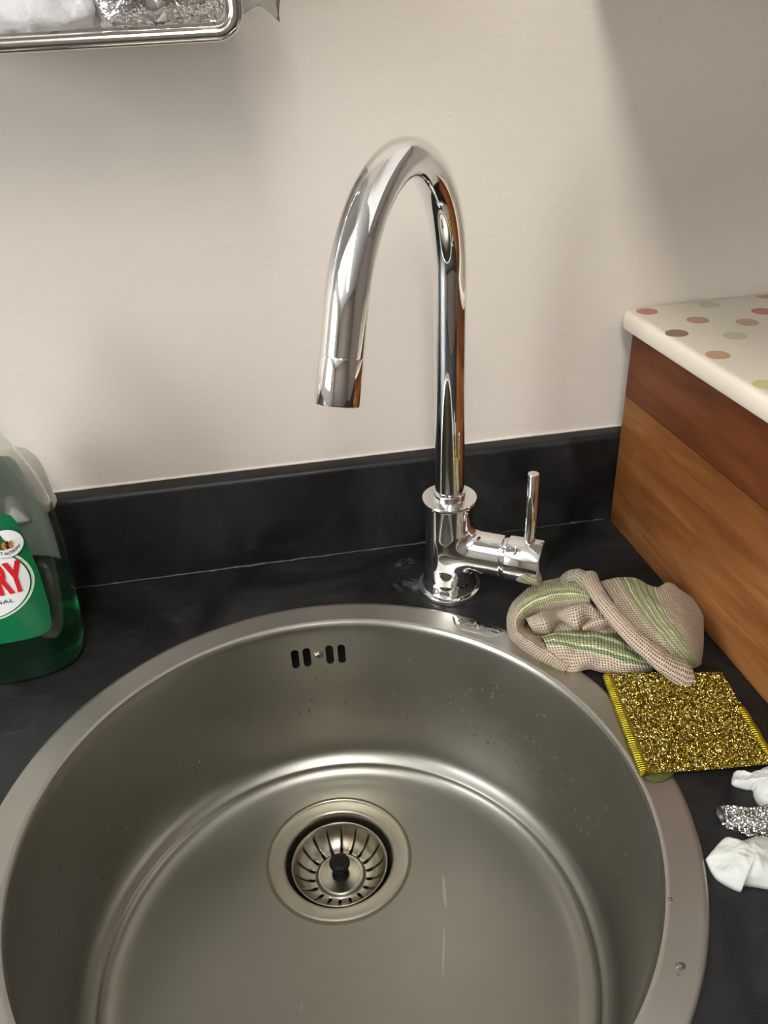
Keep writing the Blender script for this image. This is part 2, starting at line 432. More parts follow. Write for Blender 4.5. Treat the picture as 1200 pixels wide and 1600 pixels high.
# overflow slots: cut through the wall
ANG = [93.45, 90.55, 84.95, 82.0]; SLZ = -0.0300
cbm = bmesh.new()
for a in ANG:
    a = math.radians(a); er = Vector((math.cos(a), math.sin(a), 0)); et = Vector((-math.sin(a), math.cos(a), 0))
    loop = []
    hw, hh = 0.0033, 0.0066
    for q in range(24):
        t = 2*math.pi*q/24
        loop.append((hw*math.cos(t), hw*math.sin(t)+(hh if math.sin(t) >= 0 else -hh)))
    A = [cbm.verts.new(er*0.185+et*u+Vector((0, 0, SLZ+w))) for u, w in loop]
    B = [cbm.verts.new(er*0.210+et*u+Vector((0, 0, SLZ+w))) for u, w in loop]
    cbm.faces.new(A); cbm.faces.new(B[::-1])
    for q in range(24): cbm.faces.new((A[q], B[q], B[(q+1) % 24], A[(q+1) % 24]))
bmesh.ops.recalc_face_normals(cbm, faces=cbm.faces)
cme = bpy.data.meshes.new('cut'); cbm.to_mesh(cme); cbm.free()
cut = bpy.data.objects.new('cut', cme); C.objects.link(cut)
bo = bowl.modifiers.new('slots', 'BOOLEAN'); bo.object = cut; bo.operation = 'DIFFERENCE'; bo.solver = 'EXACT'
dg = bpy.context.evaluated_depsgraph_get(); dg.update()
nm = bpy.data.meshes.new_from_object(bowl.evaluated_get(dg))
bowl.modifiers.clear(); old = bowl.data; bowl.data = nm; bpy.data.meshes.remove(old); bpy.data.objects.remove(cut)
bowl.data.set_sharp_from_angle(angle=math.radians(40))
# dark overflow housing behind the slots
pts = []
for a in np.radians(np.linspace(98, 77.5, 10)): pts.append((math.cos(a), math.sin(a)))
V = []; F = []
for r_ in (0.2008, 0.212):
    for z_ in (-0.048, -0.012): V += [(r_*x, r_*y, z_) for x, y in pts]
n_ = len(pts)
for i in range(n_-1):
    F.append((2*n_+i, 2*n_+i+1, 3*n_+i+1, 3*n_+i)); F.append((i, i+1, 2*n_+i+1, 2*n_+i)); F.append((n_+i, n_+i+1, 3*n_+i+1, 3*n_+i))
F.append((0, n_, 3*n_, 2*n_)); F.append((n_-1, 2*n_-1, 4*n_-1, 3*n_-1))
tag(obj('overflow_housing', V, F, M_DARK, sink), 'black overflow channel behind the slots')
# overflow screw with cross recess
a = math.radians(87.75); er = np.array([math.cos(a), math.sin(a), 0])
pc = er*0.1976+np.array([0, 0, -0.0300])
V, F = lathe([(0.0045, 0.0), (0.0045, 0.0006), (0.0040, 0.0009), (0.0036, 0.0006), (0.0034, 0.0013), (0.0024, 0.0021), (0.0008, 0.0025)], 32, pc, axis=-er, cap1=True)
scr = obj('overflow_screw', V, F, M_BASKET, sink, True)
et = np.array([-math.sin(a), math.cos(a), 0]); q = pc-er*0.00235
def obox(c, e1, e2, e3, h1, h2, h3):
    V = [c+s1*h1*e1+s2*h2*e2+s3*h3*e3 for s1 in (-1, 1) for s2 in (-1, 1) for s3 in (-1, 1)]
    return V, [(0, 1, 3, 2), (4, 6, 7, 5), (0, 4, 5, 1), (2, 3, 7, 6), (0, 2, 6, 4), (1, 5, 7, 3)]
ez = np.array([0, 0, 1.0])
obj('cross_recess', *merge(obox(q, et, ez, er, 0.0017, 0.00032, 0.0004), obox(q, et, ez, er, 0.00032, 0.0017, 0.0004)), M_DARK, scr)

# drain: flange, well, strainer basket, knob
dc = (DX, DY, -0.1580)
drain = obj('drain_flange', *lathe([(0.0594, 0.0002), (0.0590, 0.0010), (0.0580, 0.0012), (0.0574, 0.0007), (0.0570, 0.0004), (0.0562, 0.0009), (0.0540, 0.0012), (0.0475, 0.0006), (0.0456, 0.0003), (0.0446, -0.0008), (0.0441, -0.0028), (0.0438, -0.010), (0.0432, -0.022), (0.0425, -0.040)], 128, dc), M_FLANGE, sink, True)
obj('grime_ring', *lathe([(0.0602, 0.0003), (0.0596, 0.00135), (0.0584, 0.00150), (0.0578, 0.00125)], 128, dc), M_GRIME, drain, True)
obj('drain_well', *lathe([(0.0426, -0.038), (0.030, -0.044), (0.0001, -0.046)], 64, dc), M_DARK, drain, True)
bas = empty('sink_strainer', (DX, DY, -0.1930), 'steel basket strainer plug with black knob in the drain', 'strainer')
bz = -0.1580
bp = [(0.0392, -0.0100), (0.0396, -0.0082), (0.0398, -0.0070), (0.0394, -0.0064), (0.0388, -0.0068), (0.0380, -0.0092), (0.0368, -0.0125), (0.0350, -0.0160), (0.0325, -0.0192), (0.0295, -0.0218), (0.0262, -0.0236), (0.0240, -0.0243), (0.0222, -0.0246), (0.0208, -0.0244), (0.0200, -0.0236), (0.0194, -0.0222), (0.0184, -0.0214), (0.0172, -0.0214), (0.0166, -0.0219), (0.0160, -0.0222), (0.0100, -0.0222), (0.0004, -0.0222)]
nb = 18*10
V, F = lathe([(r_, h_) for r_, h_ in bp], nb, (DX, DY, bz))
keep = []
for fi, f in enumerate(F):
    row = fi//nb; j = fi % nb
    rm = (bp[row][0]+bp[row+1][0])/2 if row+1 < len(bp) else 0
    s = j % 10
    if 0.0245 < rm < 0.0362 and s == 0: continue
    if 0.0225 < rm < 0.0262 and s in (0, 1, 9): continue
    keep.append(f)
bk = obj('basket', V, keep, M_BASKET, bas, True)
mo = bk.modifiers.new('t', 'SOLIDIFY'); mo.thickness = 0.0006; mo.offset = 0
kn = obj('knob', *lathe([(0.0072, -0.0220), (0.0070, -0.0205), (0.0048, -0.0185), (0.0043, -0.0150), (0.0050, -0.0118), (0.0078, -0.0098), (0.0086, -0.0080), (0.0086, -0.0062), (0.0078, -0.0050), (0.0050, -0.0044), (0.0004, -0.0043)], 48, (DX, DY, bz)), M_BLACKP, bas, True)
tag(kn, 'small black mushroom-shaped pull knob')

# water drops on the bowl wall (not countable) and the puddle on the rim
V = []; F = []
def drop(c, n, r_, el):
    n = n/np.linalg.norm(n); e1 = np.cross((0, 0, 1), n)
    e1 = e1/np.linalg.norm(e1) if np.linalg.norm(e1) > 1e-3 else np.array([1., 0, 0])
    e2 = np.cross(n, e1)
    b = len(V); m_ = 8
    for i, (rr_, hh_) in enumerate(((1.0, -0.05), (0.82, 0.35), (0.45, 0.58))):
        for j in range(m_):
            t = 2*math.pi*j/m_
            V.append(c+r_*(rr_*math.cos(t)*e1+rr_*el*math.sin(t)*e2)+n*r_*hh_)
    V.append(c+n*r_*0.66)
    for i in range(2):
        for j in range(m_):
            F.append((b+i*m_+j, b+i*m_+(j+1) % m_, b+(i+1)*m_+(j+1) % m_, b+(i+1)*m_+j))
    for j in range(m_): F.append((b+2*m_+j, b+2*m_+(j+1) % m_, b+3*m_))
def wall_r(z): return np.interp(-z, [0.010, 0.035, 0.08, 0.12], [0.1990, 0.1976, 0.1954, 0.1930])
for (a0, a1, z0, z1, num) in ((108, 175, -0.05, -0.115, 110), (20, 75, -0.03, -0.10, 150), (-5, 40, -0.05, -0.11, 80), (78, 112, -0.04, -0.09, 45)):
    for i in range(num):
        a = math.radians(R.uniform(a0, a1)); z = R.uniform(z1, z0)
        r_ = wall_r(z)-0.0001
        drop(np.array([r_*math.cos(a), r_*math.sin(a), z]), np.array([-math.cos(a), -math.sin(a), 0.03]), R.choice((0.0008, 0.0010, 0.0014, 0.0018)), R.uniform(1.0, 1.9))
for px, py, r_ in ((1063, 1510, 0.0032), (1059, 1523, 0.0010), (1047, 1405, 0.0016)):
    drop(at(px, py, 0.0023), np.array([0, 0, 1.0]), r_, 0.7)
tag(obj('water_drops', V, F, M_WATER, None, True, loc=(0, 0, -0.1)), 'tiny water drops clinging to the steel sink bowl', 'water', kind='stuff')
def blob(outline, z0, h, rows=10, nz=0.0, sc=60, pw=2.2, seed=0, ridged=False, n=96):
    """closed low body over an outline of world points (k, 2): returns V, F"""
    O = catmull(np.vstack([outline, outline[:1]]), n+1)[:-1]
    c = O.mean(0); V = []; F = []
    for i in range(rows+1):
        t = 1-i/rows
        s = t
        hz = h*(1-s**pw)**(1/pw) if pw else h
        for p in O:
            q = c+(p-c)*s
            d_ = 0
            if nz:
                if ridged:
                    v = Vector((q[0], q[1], seed))*sc
                    d_ = (nz*(1-2*abs(mnoise.noise(v)))+nz*0.35*(1-2*abs(mnoise.noise(v*2.3)))+nz*0.10*(1-2*abs(mnoise.noise(v*5.1))))*min(1, i/4.0)
                else: d_ = nz*fbm((q[0], q[1], seed), sc, 4)*min(1, i/2.0)
            V.append((q[0], q[1], max(z0, z0+hz+d_)))
    for i in range(rows):
        for j in range(n):
            j2 = (j+1) % n; F.append((i*n+j, i*n+j2, (i+1)*n+j2, (i+1)*n+j))
    F.append(tuple(range(n))[::-1])
    return V, F
def outl(pts, z): return np.array([at(x, y, z)[:2] for x, y in pts])
V, F = blob(outl([(703, 960), (722, 965), (755, 972), (785, 985), (792, 993), (770, 995), (735, 987), (712, 978)], 0.0022), 0.0021, 0.0016, 8, 0.0006, 160, 2.0, 3)
tag(obj('water_puddle', V, F, M_PUDDLE, None, True, loc=tuple(at(745, 980, 0.0022))), 'clear puddle of water on the sink rim below the tap', 'water')

# ------------------------------------------------------------------ tap
TX, TY = 0.12893, 0.22731
TH, TR_, TAZ, TE, TT, TRAD = 0.27736, 0.09104, -2.12107, 2.75989, 0.0517, 0.01185
tap = empty('mixer_tap', (TX, TY, 0), 'polished chrome swan-neck kitchen mixer tap with a side lever', 'tap')
obj('base_flange', *lathe([(0.0270, 0.0), (0.0274, 0.0006), (0.0274, 0.0040), (0.0268, 0.0052), (0.0240, 0.0056), (0.010, 0.0056)], 96, (TX, TY, 0)), M_CHROME, tap, True).data.set_sharp_from_angle(angle=math.radians(35))
# body with side arm: smooth union, meshed by surface nets
AZ = math.radians(-31.5); axA = np.array([math.cos(AZ), math.sin(AZ), 0.0]); ZA = 0.0445
def sdf(X, Y_, Z_):
    rb = np.interp(Z_, [0.0, 0.006, 0.010, 0.016, 0.03, 0.09], [0.0245, 0.0240, 0.0230, 0.0218, 0.0206, 0.0197])
    d1 = np.hypot(X, Y_)-rb
    d1 = np.maximum(d1, np.maximum(0.0050-Z_, Z_-0.0905))
    s = X*axA[0]+Y_*axA[1]; w = -X*axA[1]+Y_*axA[0]
    d2 = np.hypot(w, Z_-ZA)-0.0183
    d2 = np.maximum(d2, np.maximum(-s, s-0.0475))
    kk = 0.0075
    h = np.clip(0.5+0.5*(d2-d1)/kk, 0, 1)
    return d2*(1-h)+d1*h-kk*h*(1-h)
def nets(f, lo, hi, st):
    ax_ = [np.arange(lo[i], hi[i]+st, st) for i in range(3)]
    X, Y_, Z_ = np.meshgrid(*ax_, indexing='ij'); D = f(X, Y_, Z_); sg = D < 0
    n = [len(a)-1 for a in ax_]
    acc = np.zeros(n+[3]); cnt = np.zeros(n)
    cs = [(i, j, l) for i in (0, 1) for j in (0, 1) for l in (0, 1)]
    def cut(o, A): return A[o[0]:o[0]+n[0], o[1]:o[1]+n[1], o[2]:o[2]+n[2]]
    for a in cs:
        for d_ in range(3):
            if a[d_]: continue
            b = tuple(a[q]+(q == d_) for q in range(3))
            da, db = cut(a, D), cut(b, D); cr = (da < 0) != (db < 0)
            t = np.where(cr, da/np.where(cr, da-db, 1), 0)
            for q in range(3):
                acc[..., q] += np.where(cr, a[q]+(t if q == d_ else 0), 0)
            cnt += cr
    act = cnt > 0; idx = -np.ones(n, int); idx[act] = np.arange(act.sum())
    I = np.argwhere(act); Vv = np.array(lo)+st*(I+acc[act]/cnt[act][:, None])
    F_ = []
    for d_ in range(3):
        e, g = [(1, 2), (2, 0), (0, 1)][d_]
        sl = [slice(0, -1)]*3; s2 = [slice(0, -1)]*3; s2[d_] = slice(1, None)
        A = sg[:-1, :-1, :-1] if False else sg[tuple(slice(0, m_) for m_ in n)]
        off = [0, 0, 0]; off[d_] = 1
        B = sg[off[0]:off[0]+n[0], off[1]:off[1]+n[1], off[2]:off[2]+n[2]]
        for p in np.argwhere(A != B):
            if p[e] == 0 or p[g] == 0: continue
            def id_(de, dg_):
                q = p.copy(); q[e] -= de; q[g] -= dg_; return idx[tuple(q)]
            quad = (id_(0, 0), id_(1, 0), id_(1, 1), id_(0, 1))
            F_.append(quad if A[tuple(p)] else quad[::-1])
    # project onto the exact surface
    def grad(P_):
        e_ = 1e-5; G = np.zeros_like(P_)
        for q in range(3):
            dP = np.zeros(3); dP[q] = e_
            G[:, q] = (f(*(P_+dP).T)-f(*(P_-dP).T))/(2*e_)
        return G/np.maximum(np.linalg.norm(G, axis=1), 1e-9)[:, None]
    for _ in range(3): Vv = Vv-0.9*f(*Vv.T)[:, None]*grad(Vv)
    return Vv, F_, grad(Vv)
Vv, Ff, Gg = nets(sdf, (-0.026, -0.045, 0.003), (0.062, 0.027, 0.093), 0.0009)
tb = obj('tap_body', Vv+np.array([TX, TY, 0]), Ff, M_CHROME, tap, True)
tb.data.set_sharp_from_angle(angle=math.radians(55))
obj('collar', *lathe([(0.0170, 0.0895), (0.0222, 0.0895), (0.0226, 0.0900), (0.0226, 0.0922), (0.0222, 0.0928), (0.0110, 0.0928)], 96, (TX, TY, 0)), M_CHROME, tap, True).data.set_sharp_from_angle(angle=math.radians(35))
obj('swivel_ring', *lathe([(0.0132, 0.0925), (0.0132, 0.0975), (0.0129, 0.0980), (0.0122, 0.0980), (0.0122, 0.0988), (0.0124, 0.0990), (0.0124, 0.1005), (0.0110, 0.1008)], 64, (TX, TY, 0)), M_CHROME, tap, True).data.set_sharp_from_angle(angle=math.radians(35))
dr = np.array([math.cos(TAZ), math.sin(TAZ), 0]); cc = np.array([TX, TY, TH])+TR_*dr
path = [np.array([TX, TY, z]) for z in np.linspace(0.0985, TH, 24)[:-1]]
for t in np.linspace(0, TE, 90): path.append(cc-TR_*math.cos(t)*dr+TR_*math.sin(t)*ez)
tg = math.sin(TE)*dr+math.cos(TE)*ez; e0 = path[-1]
L1 = TT-0.0265
for s in np.linspace(0, L1, 8)[1:]: path.append(e0+s*tg)
def tube_fixed(path, rad, side, n=64):
    P = np.array(path); T = np.gradient(P, axis=0); T /= np.linalg.norm(T, axis=1)[:, None]
    V = []; F = []; rad = np.broadcast_to(np.array(rad, float), (len(P),))
    th = np.linspace(0, 2*math.pi, n, endpoint=False)
    for i in range(len(P)):
        w = np.cross(T[i], side); w /= np.linalg.norm(w)
        for t in th: V.append(P[i]+rad[i]*(math.cos(t)*side+math.sin(t)*w))
    for i in range(len(P)-1):
        for j in range(n):
            j2 = (j+1) % n; F.append((i*n+j, i*n+j2, (i+1)*n+j2, (i+1)*n+j))
    return V, F
side = np.cross(dr, ez)
obj('spout', *tube_fixed(path, TRAD, side), M_CHROME, tap, True)
e1 = e0+L1*tg
V, F = lathe([(TRAD-0.0006, -0.001), (TRAD-0.0006, 0.0006), (TRAD+0.0002, 0.0007), (TRAD+0.0003, 0.0012), (TRAD+0.0003, 0.0250), (TRAD-0.0002, 0.0258), (TRAD-0.0018, 0.0258), (TRAD-0.0020, 0.0225), (0.0005, 0.0225)], 64, e1, axis=tg)
obj('aerator', V, F, M_CHROME, tap, True).data.set_sharp_from_angle(angle=math.radians(35))
# lever cartridge: groove ring + knob + rod
ac = np.array([TX, TY, ZA])
obj('cartridge_ring', *lathe([(0.0160, 0.045), (0.0160, 0.0485), (0.0168, 0.0488), (0.0168, 0.0515), (0.0150, 0.0520)], 64, ac, axis=axA), M_CHROME, tap, True).data.set_sharp_from_angle(angle=math.radians(35))
kb = obj('lever_knob', *lathe([(0.0140, 0.0508), (0.0188, 0.0510), (0.0193, 0.0516), (0.0195, 0.0524), (0.0195, 0.0790), (0.0190, 0.0798), (0.0183, 0.0800), (0.0005, 0.0800)], 96, ac, axis=axA), M_CHROME, tap, True)
kb.data.set_sharp_from_angle(angle=math.radians(35))
lp = ac+axA*0.0680
V, F = lathe([(0.0046, 0.0170), (0.0046, 0.0812), (0.0042, 0.0820), (0.0005, 0.0821)], 40, lp, cap0=True)
obj('lever_rod', V, F, M_CHROME, kb, True).data.set_sharp_from_angle(angle=math.radians(35))
# engraved name on the foot of the body
def text_mesh(body, size, bold=0.0, align='CENTER'):
    cu = bpy.data.curves.new('t', 'FONT'); cu.body = body; cu.size = size; cu.align_x = align; cu.offset = bold; cu.resolution_u = 4
    o = bpy.data.objects.new('t', cu); C.objects.link(o)
    dg = bpy.context.evaluated_depsgraph_get(); dg.update()
    me = bpy.data.meshes.new_from_object(o.evaluated_get(dg))
    bm = bmesh.new(); bm.from_mesh(me); bmesh.ops.triangulate(bm, faces=bm.faces)
    V = np.array([v.co[:] for v in bm.verts]); bm.verts.index_update(); F = [[v.index for v in f.verts] for f in bm.faces]
    bm.free(); bpy.data.objects.remove(o); bpy.data.curves.remove(cu); bpy.data.meshes.remove(me)
    return V, F
V, F = text_mesh('Deva', 0.0068, 0.00025)
a_c = math.atan2(CAM[1]-TY, CAM[0]-TX)-0.30
V2 = []
for v in V:
    z = 0.0082+v[1]; r_ = np.interp(z, [0.0, 0.006, 0.010, 0.016, 0.03], [0.0245, 0.0240, 0.0230, 0.0218, 0.0206])+0.00012
    a = a_c+v[0]/r_
    V2.append((TX+r_*math.cos(a), TY+r_*math.sin(a), z))
obj('engraved_name', V2, F, M_ENGRAVE, tb)

# ------------------------------------------------------------------ wooden box with polka-dot lid
BX, BY, BSL = 0.30448, 0.2955, 0.0629
def bxp(u, v, z):
    """u: to the right from the left side, v: from the back towards the camera, z: height (box rises slightly to the front)"""
    return (BX+BSL*v+u, BY-v, z*(1+0.18*v))
wb = empty('wooden_box', bxp(0.12, 0.15, 0), 'brown wooden storage box with a cream polka-dot lid against the wall', 'box')
BW, BL, TK = 0.26, 0.32, 0.016
def plank(u0, u1, v0, v1, z0, z1, m_):
    bm = box_bm(u0, u1, v0, v1, z0, z1, 0.0007, 2)
    for v in bm.verts: v.co = bxp(*v.co)
    return from_bm('plank', bm, m_, wb)
ZM, ZT = 0.1322, 0.1905
for z0, z1, m_ in ((0.0, ZM-0.0002, M_WOOD_L), (ZM+0.0002, ZT, M_WOOD_D)):
    plank(0, TK, 0, BL, z0, z1, m_)
    plank(BW-TK, BW, 0, BL, z0, z1, m_)
    plank(TK+.0002, BW-TK-.0002, BL-TK, BL, z0, z1, m_)
    plank(TK+.0002, BW-TK-.0002, 0, TK, z0, z1, m_)
# lid: rounded slab
M_LID = mat('polka_dot_melamine', (0.78, 0.72, 0.60), 0.28)
LT = 0.0165
def lid_mesh():
    u0, u1, v0, v1, rc = -0.0050, BW+0.005, -0.0185, BL+0.005, 0.014
    out = []
    for cxx, cyy, a0 in ((u0+rc, v0+rc, 180), (u1-rc, v0+rc, 270), (u1-rc, v1-rc, 0), (u0+rc, v1-rc, 90)):
        for q in range(11):
            a = math.radians(a0+9*q); out.append((cxx+rc*math.cos(a), cyy+rc*math.sin(a)))
    out = np.array(out); cen = np.array([(u0+u1)/2, (v0+v1)/2])
    def inset(d_):
        o2 = []
        for cxx, cyy, a0 in ((u0+rc, v0+rc, 180), (u1-rc, v0+rc, 270), (u1-rc, v1-rc, 0), (u0+rc, v1-rc, 90)):
            for q in range(11):
                a = math.radians(a0+9*q); o2.append((cxx+(rc-d_)*math.cos(a), cyy+(rc-d_)*math.sin(a)))
        return o2
    V = []; F = []; rings = [(0.0035, ZT+0.0003), (0.0010, ZT+0.0012), (0, ZT+0.0030), (0, ZT+LT-0.0050), (0.0008, ZT+LT-0.0022), (0.0025, ZT+LT-0.0006), (0.0050, ZT+LT)]
    for d_, z in rings: V += [bxp(x, y, z) for x, y in inset(d_)]
    n = 44
    for i in range(len(rings)-1):
        for j in range(n):
            j2 = (j+1) % n; F.append((i*n+j, i*n+j2, (i+1)*n+j2, (i+1)*n+j))
    F.append(tuple(range(n))[::-1]); F.append(tuple(range((len(rings)-1)*n, len(rings)*n)))
    return V, F
lid = obj('lid', *lid_mesh(), M_LID, wb, True); lid.data.set_sharp_from_angle(angle=math.radians(40))
tag(lid, 'cream melamine lid printed with coloured dots')
def lidpt(px, py):
    z = 0.204
    for _ in range(8):
        p = at(px, py, z); z = (ZT+LT)*(1+0.18*(BY-p[1]))
    return p
RED, GRN, TER, BRN, TAN = (0.50, 0.12, 0.095), (0.44, 0.46, 0.28), (0.42, 0.22, 0.13), (0.20, 0.12, 0.085), (0.46, 0.28, 0.16)
dots = [((1011, 486.6), RED), ((1108, 476), GRN), ((1090.4, 500), TER), ((1057.5, 520.5), BRN), ((1167.5, 503.5), TAN), ((1191.5, 486.5), RED), ((1197, 462), TER), ((1148, 524.5), GRN), ((1121.5, 554.5), TAN), ((1197, 601), (0.48, 0.50, 0.22))]
dp = [(lidpt(*a)[:2], c_) for a, c_ in dots]
cols = [RED, GRN, TER, BRN, TAN]
for _ in range(400):                          # the print goes on beyond the frame
    q = np.array([R.uniform(0.315, 0.57), R.uniform(-0.02, 0.30)])
    if len(dp) > 40: break
    v = BY-q[1]; p_vis = q-CAM[:2]
    if all(np.hypot(*(q-p_)) > 0.031 for p_, _c in dp) and q[0] > BX+BSL*v+0.012:
        # stay out of the part of the lid that the photograph shows
        d3 = np.array([q[0], q[1], 0.21])-CAM; z_ = d3@FWD; px = 600+FPX*(d3@RT)/z_
        if px > 1225: dp.append((q, R.choice(cols)))
k = N(M_LID); tc = k.n('ShaderNodeTexCoord'); sx = k.n('ShaderNodeSeparateXYZ'); k.l(tc.outputs['Object'], sx.inputs[0])
cb = k.n('ShaderNodeCombineXYZ'); k.l(sx.outputs[0], cb.inputs[0]); k.l(sx.outputs[1], cb.inputs[1])
cur = (0.66, 0.595, 0.485); wl = wloc(wb)
topmask = k.math('GREATER_THAN', sx.outputs[2], 0.150)
for (p_, c_) in dp:
    dist = k.n('ShaderNodeVectorMath', operation='DISTANCE'); k.l(cb.outputs[0], dist.inputs[0])
    dist.inputs[1].default_value = (p_[0]-wl.x, p_[1]-wl.y, 0)
    cur = k.mix(k.math('LESS_THAN', dist.outputs['Value'], 0.0089), cur, c_)
k.col(cur); k.nrm(k.bump(k.noise(k.coord(), 120, 2), 0.04, 0.0005))

# ------------------------------------------------------------------ washing-up liquid bottle
BCX, BCY = -0.2330, 0.2160
def bprof(z):
    a = np.interp(z, [0, 0.004, 0.012, 0.03, 0.06, 0.10, 0.13, 0.15, 0.17, 0.19, 0.205, 0.216, 0.224], [0.0490, 0.0525, 0.0540, 0.0552, 0.0568, 0.0585, 0.0575, 0.0545, 0.0485, 0.0400, 0.0300, 0.0190, 0.0140])
    b = np.interp(z, [0, 0.004, 0.012, 0.03, 0.10, 0.13, 0.16, 0.19, 0.205, 0.216, 0.224], [0.0320, 0.0355, 0.0365, 0.0365, 0.0360, 0.0345, 0.0300, 0.0240, 0.0200, 0.0160, 0.0140])
    return a, b
def bsec(z, t, off=0.0, n=2.6):
    a, b = bprof(z); a += off; b += off
    c_, s_ = math.cos(t), math.sin(t)
    return (BCX+a*math.copysign(abs(c_)**(2/n), c_), BCY+b*math.copysign(abs(s_)**(2/n), s_), z)
def bottle_shell(zs, off, cap=True, n=72):
    V = []; F = []
    for z in zs:
        for j in range(n): V.append(bsec(z, 2*math.pi*j/n, off))
    for i in range(len(zs)-1):
        for j in range(n):
            j2 = (j+1) % n; F.append((i*n+j, i*n+j2, (i+1)*n+j2, (i+1)*n+j))
    if cap: F.append(tuple(range(n))[::-1]); F.append(tuple(range((len(zs)-1)*n, len(zs)*n)))
    return V, F
M_PET = mat('clear_plastic', (0.93, 0.96, 0.93), 0.04, 0.0, **{'Transmission Weight': 1.0, 'IOR': 1.42})
M_LIQ = mat('green_liquid', (0.004, 0.135, 0.042), 0.06, 0.0, **{'Transmission Weight': 0.85, 'IOR': 1.12})
M_GREEN = mat('label_green', (0.002, 0.145, 0.050), 0.35)
M_GREEN2 = mat('label_dark_green', (0.003, 0.10, 0.035), 0.35)
M_PALE = mat('label_pale_green', (0.62, 0.78, 0.55), 0.35)
M_LWHITE = mat('label_white', (0.80, 0.80, 0.80), 0.35)
M_LRED = mat('label_red', (0.62, 0.012, 0.015), 0.35)
M_LBLACK = mat('label_black', (0.01, 0.015, 0.012), 0.35)
M_BACK = mat('label_back', (0.42, 0.44, 0.38), 0.5)
M_ORANGE = mat('label_orange', (0.50, 0.20, 0.05), 0.35)
bt = empty('soap_bottle', (BCX, BCY, 0), 'clear bottle of green washing-up liquid with a green and white label', 'bottle')
zs = [0, 0.0015, 0.004, 0.008, 0.012, 0.02]+list(np.linspace(0.03, 0.224, 34))
bb = obj('bottle_body', *bottle_shell(zs, 0.0), M_PET, bt, True); mo = bb.modifiers.new('wall', 'SOLIDIFY'); mo.thickness = 0.0009; mo.offset = -1
zl = [0.0025, 0.004, 0.008, 0.012, 0.02]+list(np.linspace(0.03, 0.073, 8))
tag(obj('liquid', *bottle_shell(zl, -0.0012), M_LIQ, bt, True), 'green washing-up liquid')
obj('cap', *lathe([(0.0150, 0.2245), (0.0165, 0.2250), (0.0165, 0.2480), (0.0150, 0.2500), (0.0075, 0.2510), (0.0070, 0.2650), (0.0055, 0.2670), (0.0003, 0.2672)], 48, (BCX, BCY, 0)), M_LWHITE, bt, True).data.set_sharp_from_angle(angle=math.radians(35))
def on_front(x, z, off, back=False, n=2.6):
    a, b = bprof(z); q = min(1, abs((x-BCX)/a))
    y = b*(1-q**n)**(1/n)+off
    return (x, BCY+y if back else BCY-y, z)
def patch(shape, off, back=False, rows=24, cols=24):
    """shape(z) -> (x0, x1) for z in [za, zb]; conforms to the bottle"""
    za, zb, fn = shape
    V = []; F = []
    for i in range(rows+1):
        z = za+(zb-za)*i/rows; x0, x1 = fn(z)
        for j in range(cols+1): V.append(on_front(x0+(x1-x0)*j/cols, z, off, back))
    for i in range(rows):
        for j in range(cols):
            q = i*(cols+1)+j; F.append((q, q+1, q+cols+2, q+cols+1))
    return V, F
def lab_w(z):
    w = np.interp(z, [0.043, 0.0434, 0.0445, 0.047, 0.051, 0.066, 0.096, 0.125, 0.142, 0.147, 0.1487, 0.1495], [0.0330, 0.0365, 0.0390, 0.0410, 0.0422, 0.0440, 0.0445, 0.0425, 0.0395, 0.0375, 0.0355, 0.0330])
    return BCX-w, BCX+w
fl = obj('front_label', *patch((0.043, 0.1495, lab_w), 0.0005, False, 90, 32), M_GREEN, bt, True); tag(fl, 'green front label with a white disc')
def blab(z):
    w = np.interp(z, [0.062, 0.066, 0.10, 0.15, 0.164, 0.168], [0.0400, 0.0450, 0.0460, 0.0390, 0.0360, 0.0330]); return BCX-w, BCX+w
obj('back_label', *patch((0.062, 0.168, blab), 0.0004, True), M_BACK, bt, True)
def disc(cx_, cz_, rx, rz, off, nr=6, na=64):
    V = [on_front(cx_, cz_, off)]; F = []
    for i in range(1, nr+1):
        for j in range(na):
            t = 2*math.pi*j/na; V.append(on_front(cx_+rx*i/nr*math.cos(t), cz_+rz*i/nr*math.sin(t), off))
    for j in range(na): F.append((0, 1+j, 1+(j+1) % na))
    for i in range(nr-1):
        for j in range(na):
            a = 1+i*na+j; b = 1+i*na+(j+1) % na; F.append((a, b, b+na, a+na))
    return V, F
DCX, DCZ = BCX+0.001, 0.0985
obj('disc_outline', *disc(DCX, DCZ, 0.0402, 0.0335, 0.0008), M_PALE, fl, True)
obj('disc_ring', *disc(DCX, DCZ, 0.0383, 0.0318, 0.0010), M_GREEN2, fl, True)
obj('white_disc', *disc(DCX, DCZ, 0.0373, 0.0309, 0.0012), M_LWHITE, fl, True)
def label_text(name, body, size, cx_, cz_, m_, off, sx_=1.0, bold=0.0, arch=0.0, al='CENTER'):
    V, F = text_mesh(body, size, bold, al)
    # split long edges so that the letters follow the curved bottle
    bm = bmesh.new(); vs = [bm.verts.new((v[0]*sx_, v[1], 0)) for v in V]
    for f in F:
        try: bm.faces.new([vs[i] for i in f])
        except ValueError: pass
    for _ in range(2):
        le = [e for e in bm.edges if e.calc_length() > size*0.35]
        if le: bmesh.ops.subdivide_edges(bm, edges=le, cuts=1)
    bmesh.ops.triangulate(bm, faces=bm.faces)
    bm.verts.index_update(); W2 = [on_front(cx_+v.co.x, cz_+v.co.y+arch*v.co.x*v.co.x, off) for v in bm.verts]; F2 = [[v.index for v in f.verts] for f in bm.faces]
    bm.free()
    return obj(name, W2, F2, m_, fl)
label_text('brand_lettering', 'FAIRY', 0.0340, -0.1985, 0.0885, M_LRED, 0.0016, 0.46, 0.0017, 0, 'RIGHT')
